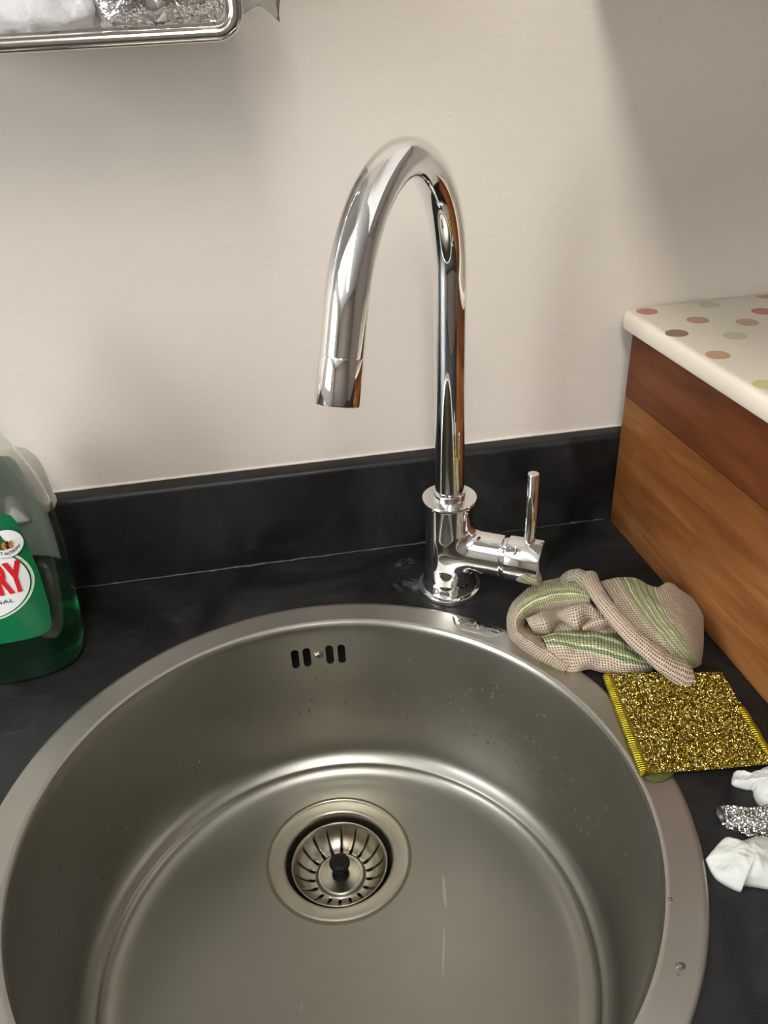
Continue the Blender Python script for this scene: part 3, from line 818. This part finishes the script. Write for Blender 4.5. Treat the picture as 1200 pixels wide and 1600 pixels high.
label_text('small_lettering', 'ORIGINAL', 0.0046, -0.2090, 0.0795, M_LBLACK, 0.0016, 1.5, 0.0, 0, 'RIGHT')
EX, EZ = -0.2030, 0.1280
obj('emblem_outline', *disc(EX, EZ, 0.0118, 0.0112, 0.0018), M_LBLACK, fl, True)
obj('emblem_disc', *disc(EX, EZ, 0.0114, 0.0108, 0.0020), M_LWHITE, fl, True)
label_text('emblem_lettering', 'LIFT ACTION', 0.0030, EX, EZ-0.0082, M_LBLACK, 0.0023, 0.95, 0.0001, 60.0)
def poly(name, pts, m_, off):
    V = [on_front(EX+x, EZ+z, off) for x, z in pts]
    return obj(name, V, [tuple(range(len(V)))], m_, fl)
poly('emblem_leaf', [(-0.0052, -0.0012), (-0.0046, 0.0030), (-0.0016, 0.0080), (-0.0004, 0.0042), (0.0014, 0.0022), (-0.0008, -0.0006), (-0.0018, -0.0040), (-0.0040, -0.0036)], M_GREEN2, 0.0023)
for i in range(3):
    x0 = -0.0018+i*0.0022
    poly('emblem_finger', [(x0, -0.0040), (x0+0.0018, -0.0032), (x0+0.0024, 0.0002), (x0+0.0016, 0.0026), (x0-0.0002, 0.0016), (x0-0.0010, -0.0010)], M_ORANGE if i % 2 == 0 else M_LBLACK, 0.0024)

# white dome peeking out behind the bottle
M_DOME = mat('frosted_white', (0.60, 0.57, 0.52), 0.35, 0.0, **{'Subsurface Weight': 0.3, 'Subsurface Radius': (0.01, 0.01, 0.01)})
DMX, DMY = -0.2095, 0.2710
dm = empty('domed_bottle', (DMX, DMY, 0), 'frosted white domed cap standing behind the soap bottle', 'bottle')
obj('bottle_body', *lathe([(0.0150, 0.0), (0.0170, 0.001), (0.0175, 0.006), (0.0175, 0.085), (0.0165, 0.100), (0.0140, 0.106)], 48, (DMX, DMY, 0), cap0=True), M_DOME, dm, True)
obj('cap', *lathe([(0.0150, 0.1045), (0.0228, 0.1045), (0.0236, 0.1060), (0.0236, 0.1085), (0.0226, 0.1110), (0.0222, 0.1160), (0.0217, 0.1270), (0.0205, 0.1370), (0.0180, 0.1460), (0.0140, 0.1525), (0.0085, 0.1565), (0.0003, 0.1578)], 64, (DMX, DMY, 0)), M_DOME, dm, True)

# ------------------------------------------------------------------ dishcloth
M_CLOTH = mat('knitted_cotton', (0.5, 0.45, 0.38), 0.95)
cloth_parts = []; cloth_col = []; cloth_uv = []
BEI, PNK, GR1, GR2, PAL, OLV = np.array((0.58, 0.48, 0.36)), np.array((0.60, 0.465, 0.35)), np.array((0.33, 0.36, 0.155)), np.array((0.20, 0.27, 0.12)), np.array((0.66, 0.66, 0.45)), np.array((0.42, 0.36, 0.09))
def cpx(x, y): return 780+x/3.5294, 880+y/3.5294
def add_grid(G, colf, su, sv):
    """G: (a, b, 3) world grid; colf(u, v) -> colour; su, sv: weave scale"""
    a, b = G.shape[:2]; base = sum(len(p[0]) for p in cloth_parts)
    V = G.reshape(-1, 3); F = []
    for i in range(a-1):
        for j in range(b-1): F.append((base+i*b+j, base+i*b+j+1, base+(i+1)*b+j+1, base+(i+1)*b+j))
    cloth_parts.append((V, F))
    # real lengths for the weave
    lu = np.concatenate([[0], np.cumsum(np.linalg.norm(np.diff(G[:, b//2], axis=0), axis=1))])
    lv = np.concatenate([[0], np.cumsum(np.linalg.norm(np.diff(G[a//2], axis=0), axis=1))])
    for i in range(a):
        for j in range(b):
            cloth_col.append(colf(i/(a-1), j/(b-1))); cloth_uv.append((lu[i], lv[j]))
def grid_patch(rows, nu, nv, wr=0.0008, seed=0):
    g = []
    for r_ in rows: g.append(catmull([(*cpx(x, y), z) for x, y, z in r_], nv))
    g = np.array(g); out = np.zeros((nu, nv, 3))
    for j in range(nv): out[:, j] = catmull(g[:, j], nu)
    Wd = np.zeros_like(out)
    for i in range(nu):
        for j in range(nv):
            px, py, z = out[i, j]
            p = at(px, py, max(0.0006, z)); p = p+np.array([0, 0, wr*fbm((p[0], p[1], seed), 90, 3)+1.3*wr*fbm((p[0], p[1], seed+9), 45, 2)*min(1, z/0.006)])
            p[2] = max(p[2], 0.0006); Wd[i, j] = p
    return Wd
def roll_patch(ctrl, nu, nv, flat=0.8, wr=0.0006, seed=0):
    """ctrl: (x, y, z, halfwidth in crop px) along the roll; a closed elliptical roll"""
    c_ = catmull([(*cpx(x, y), z, w/3.5294/1900.) for x, y, z, w in ctrl], nu)
    P = np.array([at(q[0], q[1], max(0.001, q[2])) for q in c_]); T = np.gradient(P, axis=0)
    out = np.zeros((nu, nv, 3))
    for i in range(nu):
        t = T[i]/np.linalg.norm(T[i]); s = np.cross(t, (0, 0, 1)); s /= np.linalg.norm(s); n_ = np.cross(s, t)
        e = min(1, i/3.0, (nu-1-i)/3.0); e = math.sqrt(max(0.02, 1-(1-e)**2))
        for j in range(nv):
            a = 2*math.pi*j/(nv-1)+math.pi
            r_ = c_[i, 3]*e
            p = P[i]+r_*(math.cos(a)*s+flat*math.sin(a)*n_)
            p = p+n_*wr*fbm((p[0], p[1], p[2]+seed), 110, 3)
            p[2] = max(p[2], 0.0006); out[i, j] = p
    return out
def smooth_pick(v, stops):
    for a, c_ in stops:
        if v < a: return c_
    return stops[-1][1]
SA = [(0.16, BEI), (0.19, PAL), (0.24, BEI), (0.28, GR1), (0.31, PAL), (0.37, GR1), (0.395, PAL), (0.45, GR1*1.1), (0.475, PAL), (0.53, GR1), (0.555, PAL), (0.585, GR1), (0.61, PAL), (2, PNK)]
# under-layer that closes the heap
grd = grid_patch([[(140, 330, .001), (350, 200, .004), (600, 150, .008), (850, 200, .008), (1060, 260, .002)],
                  [(150, 350, .006), (350, 300, .014), (600, 280, .019), (850, 300, .020), (1080, 330, .004)],
                  [(180, 400, .006), (380, 400, .012), (620, 400, .014), (850, 420, .016), (1080, 420, .004)],
                  [(260, 500, .001), (450, 520, .002), (660, 530, .003), (880, 540, .004), (1060, 520, .001)]], 40, 60)
add_grid(grd, lambda u, v: BEI*0.9, 1, 1)
# A: broad striped flap on the right
rowsA = [[(590, 170, .004), (690, 165, .004), (790, 190, .003), (880, 215, .003), (960, 200, .002), (1060, 235, .001)],
         [(560, 105, .026), (650, 82, .026), (760, 95, .025), (865, 140, .023), (945, 112, .022), (1060, 195, .012)],
         [(585, 140, .034), (680, 130, .034), (790, 160, .034), (885, 200, .031), (975, 200, .027), (1099, 228, .013)],
         [(650, 240, .035), (745, 235, .035), (840, 260, .035), (925, 285, .033), (1015, 285, .028), (1122, 290, .010)],
         [(740, 350, .031), (820, 345, .033), (910, 360, .033), (985, 370, .031), (1050, 360, .025), (1126, 380, .007)],
         [(850, 460, .023), (915, 455, .026), (985, 460, .026), (1040, 465, .023), (1085, 455, .017), (1122, 470, .004)],
         [(950, 545, .012), (1000, 540, .015), (1045, 535, .015), (1080, 530, .012), (1105, 520, .008), (1114, 525, .002)],
         [(1000, 590, .003), (1040, 590, .003), (1060, 582, .003), (1085, 572, .002), (1110, 555, .001), (1112, 535, .0007)]]
add_grid(grid_patch(rowsA, 110, 90, 0.0010, 1), lambda u, v: (OLV if (v > 0.70 and v < 0.86 and u < 0.17) else smooth_pick(v+0.02*math.sin(6*u), SA)), 1, 1)
# B: diagonal roll over it
ctrlB = [(500, 62, .030, 38), (512, 110, .036, 40), (560, 195, .039, 40), (640, 295, .038, 42), (735, 400, .033, 46), (835, 490, .026, 50), (925, 560, .018, 60), (985, 600, .011, 76), (1010, 616, .007, 80)]
def colB(u, v):
    if 0.02 < v < 0.16 and u > 0.45: return GR1*1.15
    if 0.16 <= v < 0.19: return PAL
    return BEI if v < 0.5 else PNK
add_grid(roll_patch(ctrlB, 110, 48, 0.75, 0.0007, 2), colB, 1, 1)
# C: outer loop on the left
rowsC = [[(520, 120, .020), (505, 150, .030), (500, 185, .031), (505, 215, .028), (515, 250, .020)],
         [(410, 88, .014), (405, 118, .026), (410, 165, .030), (420, 205, .027), (430, 240, .018)],
         [(300, 90, .006), (300, 118, .022), (310, 168, .028), (322, 215, .024), (335, 262, .013)],
         [(195, 122, .003), (200, 150, .018), (215, 195, .025), (232, 236, .021), (252, 272, .011)],
         [(108, 183, .001), (115, 205, .014), (140, 240, .022), (167, 267, .019), (188, 292, .009)],
         [(57, 255, .001), (68, 270, .012), (95, 290, .020), (127, 306, .016), (152, 321, .007)],
         [(44, 330, .001), (58, 332, .010), (85, 340, .018), (117, 346, .013), (138, 346, .005)],
         [(60, 410, .001), (75, 405, .010), (105, 395, .017), (142, 385, .012), (167, 375, .005)],
         [(118, 466, .001), (130, 455, .010), (165, 440, .016), (202, 425, .011), (227, 405, .005)],
         [(200, 522, .001), (205, 505, .009), (235, 482, .014), (265, 462, .011), (290, 440, .006)],
         [(288, 572, .001), (295, 555, .007), (310, 532, .011), (330, 507, .010), (350, 480, .006)],
         [(355, 600, .001), (365, 588, .004), (380, 565, .008), (400, 545, .009), (420, 520, .008)]]
def colC(u, v):
    if u < 0.42:
        if 0.28 < v < 0.36 or 0.44 < v < 0.50 or 0.62 < v < 0.70: return GR1*1.1
        if 0.36 <= v < 0.44 or 0.50 <= v < 0.62: return (PAL if int(v*40) % 2 else GR1*1.3)
        return BEI*0.97
    if (v > 0.93 and 0.45 < u < 0.95) or (u > 0.85 and v < 0.12): return OLV
    return BEI if v < 0.45 else PNK
add_grid(grid_patch(rowsC, 150, 54, 0.0012, 3), colC, 1, 1)
# D: ruffle with an olive hem
rowsD = [[(150, 318, .006), (240, 262, .012), (350, 240, .014), (450, 222, .016), (540, 235, .016), (620, 300, .012)],
         [(150, 308, .018), (235, 285, .024), (320, 275, .021), (410, 235, .029), (500, 225, .029), (600, 295, .023)],
         [(165, 335, .019), (250, 318, .026), (325, 300, .020), (415, 290, .029), (490, 268, .028), (600, 310, .022)],
         [(185, 368, .014), (265, 358, .021), (335, 318, .017), (425, 340, .024), (490, 305, .022), (600, 325, .020)],
         [(200, 392, .008), (280, 384, .014), (345, 330, .011), (432, 374, .015), (500, 318, .015), (575, 330, .014)]]
add_grid(grid_patch(rowsD, 60, 90, 0.0006, 4), lambda u, v: OLV if u > 0.93 else BEI, 1, 1)
# D2: pale tuck between hem and roll
rowsD2 = [[(470, 330, .018), (530, 290, .022), (590, 285, .026), (640, 320, .024)], [(460, 362, .020), (540, 325, .025), (600, 318, .027), (650, 345, .024)], [(480, 378, .014), (560, 365, .017), (610, 350, .018), (660, 372, .017)]]
add_grid(grid_patch(rowsD2, 24, 36, 0.0004, 5), lambda u, v: OLV if u < 0.14 else PNK*1.05, 1, 1)
# E: lower striped band
rowsE = [[(225, 405, .006), (330, 368, .009), (430, 372, .012), (560, 372, .012), (680, 400, .014), (800, 480, .013)],
         [(240, 412, .014), (335, 390, .018), (440, 400, .019), (560, 398, .019), (680, 430, .019), (805, 505, .014)],
         [(255, 440, .016), (345, 430, .020), (445, 445, .020), (560, 450, .021), (680, 475, .019), (815, 530, .013)],
         [(275, 485, .013), (360, 485, .017), (460, 495, .015), (560, 500, .018), (685, 520, .017), (830, 552, .011)],
         [(295, 535, .009), (375, 535, .010), (470, 535, .014), (565, 535, .014), (690, 565, .013), (845, 570, .008)],
         [(325, 572, .004), (400, 588, .004), (480, 562, .009), (570, 580, .008), (700, 600, .007), (850, 580, .004)],
         [(335, 590, .0007), (415, 602, .0007), (500, 585, .002), (590, 602, .002), (715, 616, .001), (855, 592, .0007)]]
SE = [(0.10, GR2), (0.16, GR1), (0.20, PAL), (0.27, GR2), (0.33, GR1), (0.36, PAL*1.1), (0.43, GR2), (0.47, PAL), (2, PNK)]
add_grid(grid_patch(rowsE, 80, 110, 0.0010, 6), lambda u, v: OLV if u > 0.95 and v < 0.35 else smooth_pick(u*(1.15-0.5*v), SE), 1, 1)
# G: small tail behind the top of the roll
ctrlG = [(350, 110, .018, 30), (385, 78, .024, 38), (440, 72, .028, 44), (490, 110, .030, 46), (530, 170, .030, 40)]
add_grid(roll_patch(ctrlG, 40, 32, 0.8, 0.0006, 7), lambda u, v: GR1*1.25 if 0.2 < v < 0.36 else np.array((0.40, 0.37, 0.27)), 1, 1)
V = np.vstack([p[0] for p in cloth_parts]); F = [f for p in cloth_parts for f in p[1]]
cl = obj('dishcloth', V, F, M_CLOTH, None, True, loc=tuple(at(950, 985, 0)))
tag(cl, 'crumpled beige knitted dishcloth with green stripes beside the tap', 'cloth')
ca = cl.data.color_attributes.new('stripes', 'FLOAT_COLOR', 'POINT')
ca.data.foreach_set('color', np.hstack([np.array(cloth_col), np.ones((len(cloth_col), 1))]).ravel())
uvl = cl.data.uv_layers.new(name='weave'); li = np.zeros(len(cl.data.loops), int); cl.data.loops.foreach_get('vertex_index', li)
uvl.data.foreach_set('uv', np.array(cloth_uv)[li].ravel())
mo = cl.modifiers.new('thickness', 'SOLIDIFY'); mo.thickness = 0.0013; mo.offset = 0
k = N(M_CLOTH); at_ = k.n('ShaderNodeAttribute', attribute_name='stripes'); uvn = k.n('ShaderNodeUVMap', uv_map='weave')
sp = k.n('ShaderNodeSeparateXYZ'); k.l(uvn.outputs[0], sp.inputs[0])
su = k.math('SINE', k.math('MULTIPLY', sp.outputs[0], 2*math.pi/0.0019)); sv = k.math('SINE', k.math('MULTIPLY', sp.outputs[1], 2*math.pi/0.0023))
h = k.math('MAXIMUM', su, sv)                       # open mesh: threads proud, holes low
hole = k.ramp(k.math('ADD', k.math('MULTIPLY', h, 0.5), 0.5), [(0.26, 1.0), (0.50, 0.0)])
fz = k.noise(k.coord(), 700, 3)
lightcol = k.mix(k.math('MULTIPLY', fz, 0.35), at_.outputs['Color'], (0.22, 0.18, 0.13))
k.col(k.mix(k.math('MULTIPLY', hole, 0.85), lightcol, (0.035, 0.028, 0.020)))
k.nrm(k.bump(h, 0.8, 0.0006, k.bump(fz, 0.3, 0.0004)))

# ------------------------------------------------------------------ scourers and tissues
M_GOLD = mat('gold_tinsel', (0.62, 0.47, 0.10), 0.22, 1.0)
k = N(M_GOLD); k.col(k.ramp(k.noise(k.coord(), 420, 2), [(0.38, (0.22, 0.155, 0.008)), (0.50, (0.50, 0.38, 0.045)), (0.62, (0.85, 0.76, 0.42))]))
M_GOLDB = mat('gold_knit_base', (0.14, 0.095, 0.010), 0.42, 0.5)
k = N(M_GOLDB); k.nrm(k.bump(k.noise(k.coord(), 500, 3), 0.8, 0.001))
M_HEM = mat('gold_hem', (0.62, 0.50, 0.03), 0.30, 0.75)
k = N(M_HEM); wv = k.n('ShaderNodeTexWave'); wv.inputs['Scale'].default_value = 170; k.l(k.coord(rot=(0, 0, 1.9)), wv.inputs[0])
k.col(k.mix(wv.outputs['Fac'], (0.10, 0.07, 0.002), (0.72, 0.58, 0.03))); k.nrm(k.bump(wv.outputs['Fac'], 0.7, 0.0006))
M_SILV = mat('silver_tinsel', (0.70, 0.69, 0.67), 0.20, 1.0)
M_SILB = mat('silver_knit_base', (0.10, 0.095, 0.09), 0.4, 0.6)
M_SPONGE = mat('green_sponge', (0.055, 0.060, 0.008), 0.9)
k = N(M_SPONGE); k.nrm(k.bump(k.noise(k.coord(), 600, 3), 0.8, 0.001))
def strips(samples, seed, ln=0.0016, wd=0.00036, hgt=0.0006, bias=None):
    """tinsel loops: small arched ribbons standing on the samples (point, normal)"""
    rr_ = random.Random(seed); V = []; F = []
    for p, n_ in samples:
        a = rr_.uniform(0, 2*math.pi) if bias is None else rr_.gauss(bias, 0.7)
        t = np.array([math.cos(a), math.sin(a), 0]); t = t-(t@n_)*n_; t /= np.linalg.norm(t)
        b = np.cross(n_, t); tw = rr_.uniform(-0.9, 0.9); b = b*math.cos(tw)+n_*math.sin(tw)
        l_ = ln*rr_.uniform(0.6, 1.3); h_ = hgt*rr_.uniform(0.5, 1.7); o_ = len(V)
        for s, hh in ((-0.5, -0.1), (-0.2, 0.8), (0.2, 0.9), (0.5, -0.1)):
            c_ = p+t*l_*s+n_*h_*hh
            V.append(c_-b*wd); V.append(c_+b*wd)
        for i in range(3): F.append((o_+2*i, o_+2*i+1, o_+2*i+3, o_+2*i+2))
    return V, F
# gold pad
PZ = 0.0085
TL, TRr, BR_, BL_ = at(945, 1052, PZ), at(1128, 1046, PZ), at(1213, 1188, PZ), at(1004, 1206, PZ)
def padpt(u, v):
    # slightly curved sides
    p = (1-u)*(1-v)*TL+u*(1-v)*TRr+u*v*BR_+(1-u)*v*BL_
    p = p+np.array([0, 0, 0.0012*math.sin(5*u+2*v)-0.0018*u*v])
    return p
pad = empty('scouring_pad', tuple(np.append(((TL+BR_)/2)[:2], 0)), 'gold metallic mesh scouring pad lying over the sink rim', 'scouring pad')
nu, nv = 36, 36; V = []; F = []
for lay in (0, 1):
    for i in range(nu+1):
        for j in range(nv+1):
            u, v = i/nu, j/nv; p = padpt(u, v)
            e = min(u, 1-u, v, 1-v)*10; rd = math.sqrt(max(0, 1-(1-min(1, e))**2))
            bot = 0.0027
            mid = (p[2]-PZ)*0.5+0.0060
            z = mid+(PZ-0.0060+0.0006*fbm((p[0], p[1], 0), 120, 3)+(p[2]-PZ)*0.5)*rd if lay == 0 else mid-(mid-bot)*rd
            V.append((p[0], p[1], z))
npv = (nu+1)*(nv+1)
for i in range(nu):
    for j in range(nv):
        q = i*(nv+1)+j; F.append((q, q+1, q+nv+2, q+nv+1)); q += npv; F.append((q+nv+1, q+nv+2, q+1, q))
po = obj('pad_body', V, F, M_GOLDB, pad, True)
Rp = random.Random(5); samp = []
for _ in range(19000):
    u, v = Rp.random(), Rp.random()
    if u < 0.055 and v > 0.02: continue
    if u > 0.965 and v > 0.45: continue
    p = padpt(u, v); e = min(u, 1-u, v, 1-v)*10; rd = math.sqrt(max(0, 1-(1-min(1, e))**2))
    mid = (p[2]-PZ)*0.5+0.0060; z = mid+(PZ-0.0060+(p[2]-PZ)*0.5)*rd
    n_ = np.array([0.0, 0, 1]); dn = 0.9*(1-rd)
    if u < 0.1: n_ = n_+dn*np.array([-1, 0, 0])
    if u > 0.9: n_ = n_+dn*np.array([1, 0, 0])
    if v < 0.1: n_ = n_+dn*np.array([0, 1, 0])
    if v > 0.9: n_ = n_+dn*np.array([0, -1, 0])
    n_ += np.array([Rp.gauss(0, 0.35), Rp.gauss(0, 0.35), 0])
    samp.append((np.array([p[0], p[1], z]), n_/np.linalg.norm(n_)))
tag(obj('tinsel_loops', *strips(samp, 11, 0.0012, 0.00024, 0.0006), M_GOLD, pad), 'sparkling gold tinsel loops', kind='stuff')
# folded hem on the left and right edges
for uu, v0_, inw in ((0.022, 0.0, 1), (0.985, 0.42, -1)):
    P = []
    for v in np.linspace(v0_, 1.0, 40):
        p = padpt(uu, v); P.append((p[0], p[1], (p[2]-PZ)*0.5+0.0058+0.0002*math.sin(40*v)))
    Vh, Fh = tube(P, [0.0036]*40, 16); Vh = np.array(Vh); zc_ = np.repeat([q[2] for q in P], 16); Vh[:, 2] = zc_+(Vh[:, 2]-zc_)*0.80
    obj('hem', Vh, Fh, M_HEM, pad, True)
ug = []
for x, y in ((1003, 1200), (1010, 1217), (1030, 1222), (1050, 1214), (1060, 1195), (1030, 1185)): ug.append(at(x, y, 0.0028)[:2])
obj('sponge_underside', *blob(np.array(ug), 0.00255, 0.0022, 6, 0.0003, 200, 2.0, 2, n=48), M_SPONGE, pad, True)

# silver scourer, twisted, between the tissues
so = outl([(1121, 1264), (1128, 1268), (1140, 1276), (1165, 1272), (1190, 1268), (1225, 1262), (1260, 1280), (1250, 1310), (1205, 1313), (1170, 1305), (1142, 1297), (1128, 1286)], 0.001)
V, F = blob(so, 0.0004, 0.010, 14, 0.0012, 120, 2.0, 4, n=96)
ss = empty('steel_scourer', tuple(np.append(so.mean(0), 0)), 'small twisted silver metal scourer between two white tissues', 'scourer')
sb = obj('scourer_body', V, F, M_SILB, ss, True)
me = sb.data; samp = []; off = np.array(wloc(ss)); rs = random.Random(3)
ar = [p.area for p in me.polygons]; pol = [p for p in me.polygons if len(p.vertices) == 4]
for p in rs.choices(pol, [q.area for q in pol], k=2600):
    cs = [np.array(me.vertices[i].co) for i in p.vertices]; w_ = np.array([rs.random() for _ in cs]); w_ /= w_.sum()
    n_ = np.array(p.normal);
    if n_[2] < 0: n_ = -n_
    samp.append((sum(a_*c_ for a_, c_ in zip(w_, cs))+off, n_))
tag(obj('tinsel_loops', *strips(samp, 12, 0.0017, 0.0004, 0.0007), M_SILV, ss), 'sparkling silver tinsel loops', kind='stuff')
obj('hem_tip', *tube([at(1122, 1262, 0.004), at(1125, 1272, 0.0046), at(1131, 1282, 0.0046)], [0.0016, 0.0026, 0.0018], 12), M_SILB, ss, True)

# crumpled tissues
t1 = outl([(1102, 1342), (1112, 1330), (1127, 1316), (1150, 1321), (1175, 1316), (1205, 1315), (1250, 1318), (1290, 1345), (1280, 1390), (1235, 1398), (1200, 1388), (1163, 1383), (1158, 1392), (1140, 1385), (1122, 1374), (1112, 1362)], 0.002)
V, F = blob(t1, 0.0006, 0.012, 44, 0.0030, 46, 1.9, 1.3, True, 260)
tag(obj('tissue', V, F, M_TISSUE, None, True, loc=(*t1.mean(0), 0)), 'larger crumpled white tissue lying nearest on the worktop', 'tissue', 'crumpled tissues')
t2 = outl([(1146, 1206), (1165, 1213), (1185, 1208), (1192, 1204), (1240, 1204), (1290, 1225), (1290, 1275), (1250, 1285), (1205, 1272), (1186, 1258), (1178, 1244), (1176, 1234), (1165, 1232), (1144, 1224)], 0.002)
V, F = blob(t2, 0.0006, 0.010, 44, 0.0030, 70, 1.7, 5.1, True, 260)
tag(obj('tissue', V, F, M_TISSUE, None, True, loc=(*t2.mean(0), 0)), 'smaller torn white tissue lying against the gold pad', 'tissue', 'crumpled tissues')

# ------------------------------------------------------------------ wall rack with foil packets
RYF, RZ = 0.175, 0.4345
rk = empty('wire_rack', (-0.20, 0.245, RZ), 'chrome wire rack on the wall holding foil packets', 'rack')
def rounded_loop(x0, x1, z0, z1, rc, y):
    P = []
    for cx_, cz_, a0 in ((x1-rc, z0+rc, -90), (x1-rc, z1-rc, 0), (x0+rc, z1-rc, 90), (x0+rc, z0+rc, 180)):
        for q in range(10):
            a = math.radians(a0+10*q); P.append((cx_+rc*math.cos(a), y, cz_+rc*math.sin(a)))
    P.append(P[0]); P.append(P[1]); return P
lp_ = rounded_loop(-0.42, 0.0000, RZ, RZ+0.075, 0.011, RYF); fine = []
for p0, p1 in zip(lp_[:-1], lp_[1:]):
    nn = max(1, int(np.linalg.norm(np.array(p1)-np.array(p0))/0.008))
    for q in range(nn): fine.append(tuple(np.array(p0)+(np.array(p1)-np.array(p0))*q/nn))
obj('front_rail', *tube(fine, 0.0040, 16, False), M_WIRE, rk, True)
for i in range(9):
    x = -0.40+i*0.0485
    obj('floor_wire', *tube([(x, RYF+0.003, RZ+0.001), (x, 0.25, RZ+0.001), (x, YW-0.004, RZ+0.001), (x, YW-0.003, RZ+0.06)], 0.0014, 8), M_WIRE, rk, True)
obj('back_rail', *tube([(-0.42, YW-0.0045, RZ+0.058), (-0.2, YW-0.0045, RZ+0.058), (0.0, YW-0.0045, RZ+0.058)], 0.0028, 12), M_WIRE, rk, True)
for x in (-0.419, -0.001):
    obj('side_wire', *tube([(x, RYF, RZ+0.072), (x, 0.25, RZ+0.072), (x, YW-0.002, RZ+0.072)], 0.0028, 12), M_WIRE, rk, True)
M_FOILW = mat('white_foil', (0.93, 0.93, 0.94), 0.36, 0.30)
k = N(M_FOILW); k.nrm(k.bump(k.noise(k.coord(), 70, 4), 0.35, 0.004))
M_FOIL = mat('silver_foil', (0.74, 0.72, 0.72), 0.20, 0.95)
k = N(M_FOIL); k.nrm(k.bump(k.noise(k.coord(), 60, 4, 0.6, 0.6), 0.5, 0.006))
M_FILM = mat('clear_film', (0.80, 0.80, 0.79), 0.08, 0.0, **{'Transmission Weight': 0.85, 'IOR': 1.15})
def packet(name, x0, x1, y0, y1, z0, z1, m_, label, amp, sd):
    bm = bmesh.new(); bmesh.ops.create_cube(bm, size=1)
    bmesh.ops.subdivide_edges(bm, edges=bm.edges, cuts=26, use_grid_fill=True)
    for v in bm.verts:
        q = Vector((v.co.x*2, v.co.y*2, v.co.z*2))
        f = (1-0.10*abs(q.x)**6)
        p = Vector(((x0+x1)/2+(x1-x0)/2*q.x*(1-0.05*abs(q.z)**4), (y0+y1)/2+(y1-y0)/2*q.y*(1-0.15*abs(q.z)**4)*f, (z0+z1)/2+(z1-z0)/2*q.z*(1-0.04*abs(q.x)**6)))
        s = Vector((p.x, p.y, p.z+sd))
        r1 = 1-2*abs(mnoise.noise(s*55)); r2 = 1-2*abs(mnoise.noise(s*130))
        d_ = amp*(r1*0.8+0.4*r2)
        p += Vector((q.x, q.y, q.z)).normalized()*d_
        p.z = max(p.z, z0); p.y = max(p.y, y0-0.002)
        v.co = p
    bmesh.ops.recalc_face_normals(bm, faces=bm.faces)
    root = empty(name, ((x0+x1)/2, (y0+y1)/2, z0), label, 'packet', 'foil packets in the rack')
    from_bm('foil_wrap', bm, m_, root, True)
    return root
packet('foil_packet', -0.205, -0.0755, 0.186, 0.285, RZ+0.0045, RZ+0.062, M_FOILW, 'white foil packet at the left end of the wire rack', 0.0042, 1.0)
fp = packet('foil_packet', -0.0725, -0.0065, 0.186, 0.285, RZ+0.0045, RZ+0.062, M_FOIL, 'crinkled silver foil packet in the right corner of the rack', 0.0034, 4.0)
# open end of the silver packet sticking out beyond the rack
G = []
for i in range(20):
    for j in range(14):
        u, v = i/19, j/13
        x = -0.0085+0.036*u; z = RZ+0.010+0.040*v-0.004*u+0.010*u*(v-0.3)
        y = 0.236+0.006*math.sin(9*u+3*v)+0.012*(u)*math.sin(11*v+1)+0.004*(1-2*abs(mnoise.noise(Vector((x, 0, z))*120)))
        G.append((x, y, z-0.004*math.sin(7*u)))
F = [(i*14+j, i*14+j+1, (i+1)*14+j+1, (i+1)*14+j) for i in range(19) for j in range(13)]
we = obj('wrapper_end', G, F, M_FILM, fp, True); tag(we, 'clear crinkled end of the wrapper')
mo = we.modifiers.new('t', 'SOLIDIFY'); mo.thickness = 0.0004
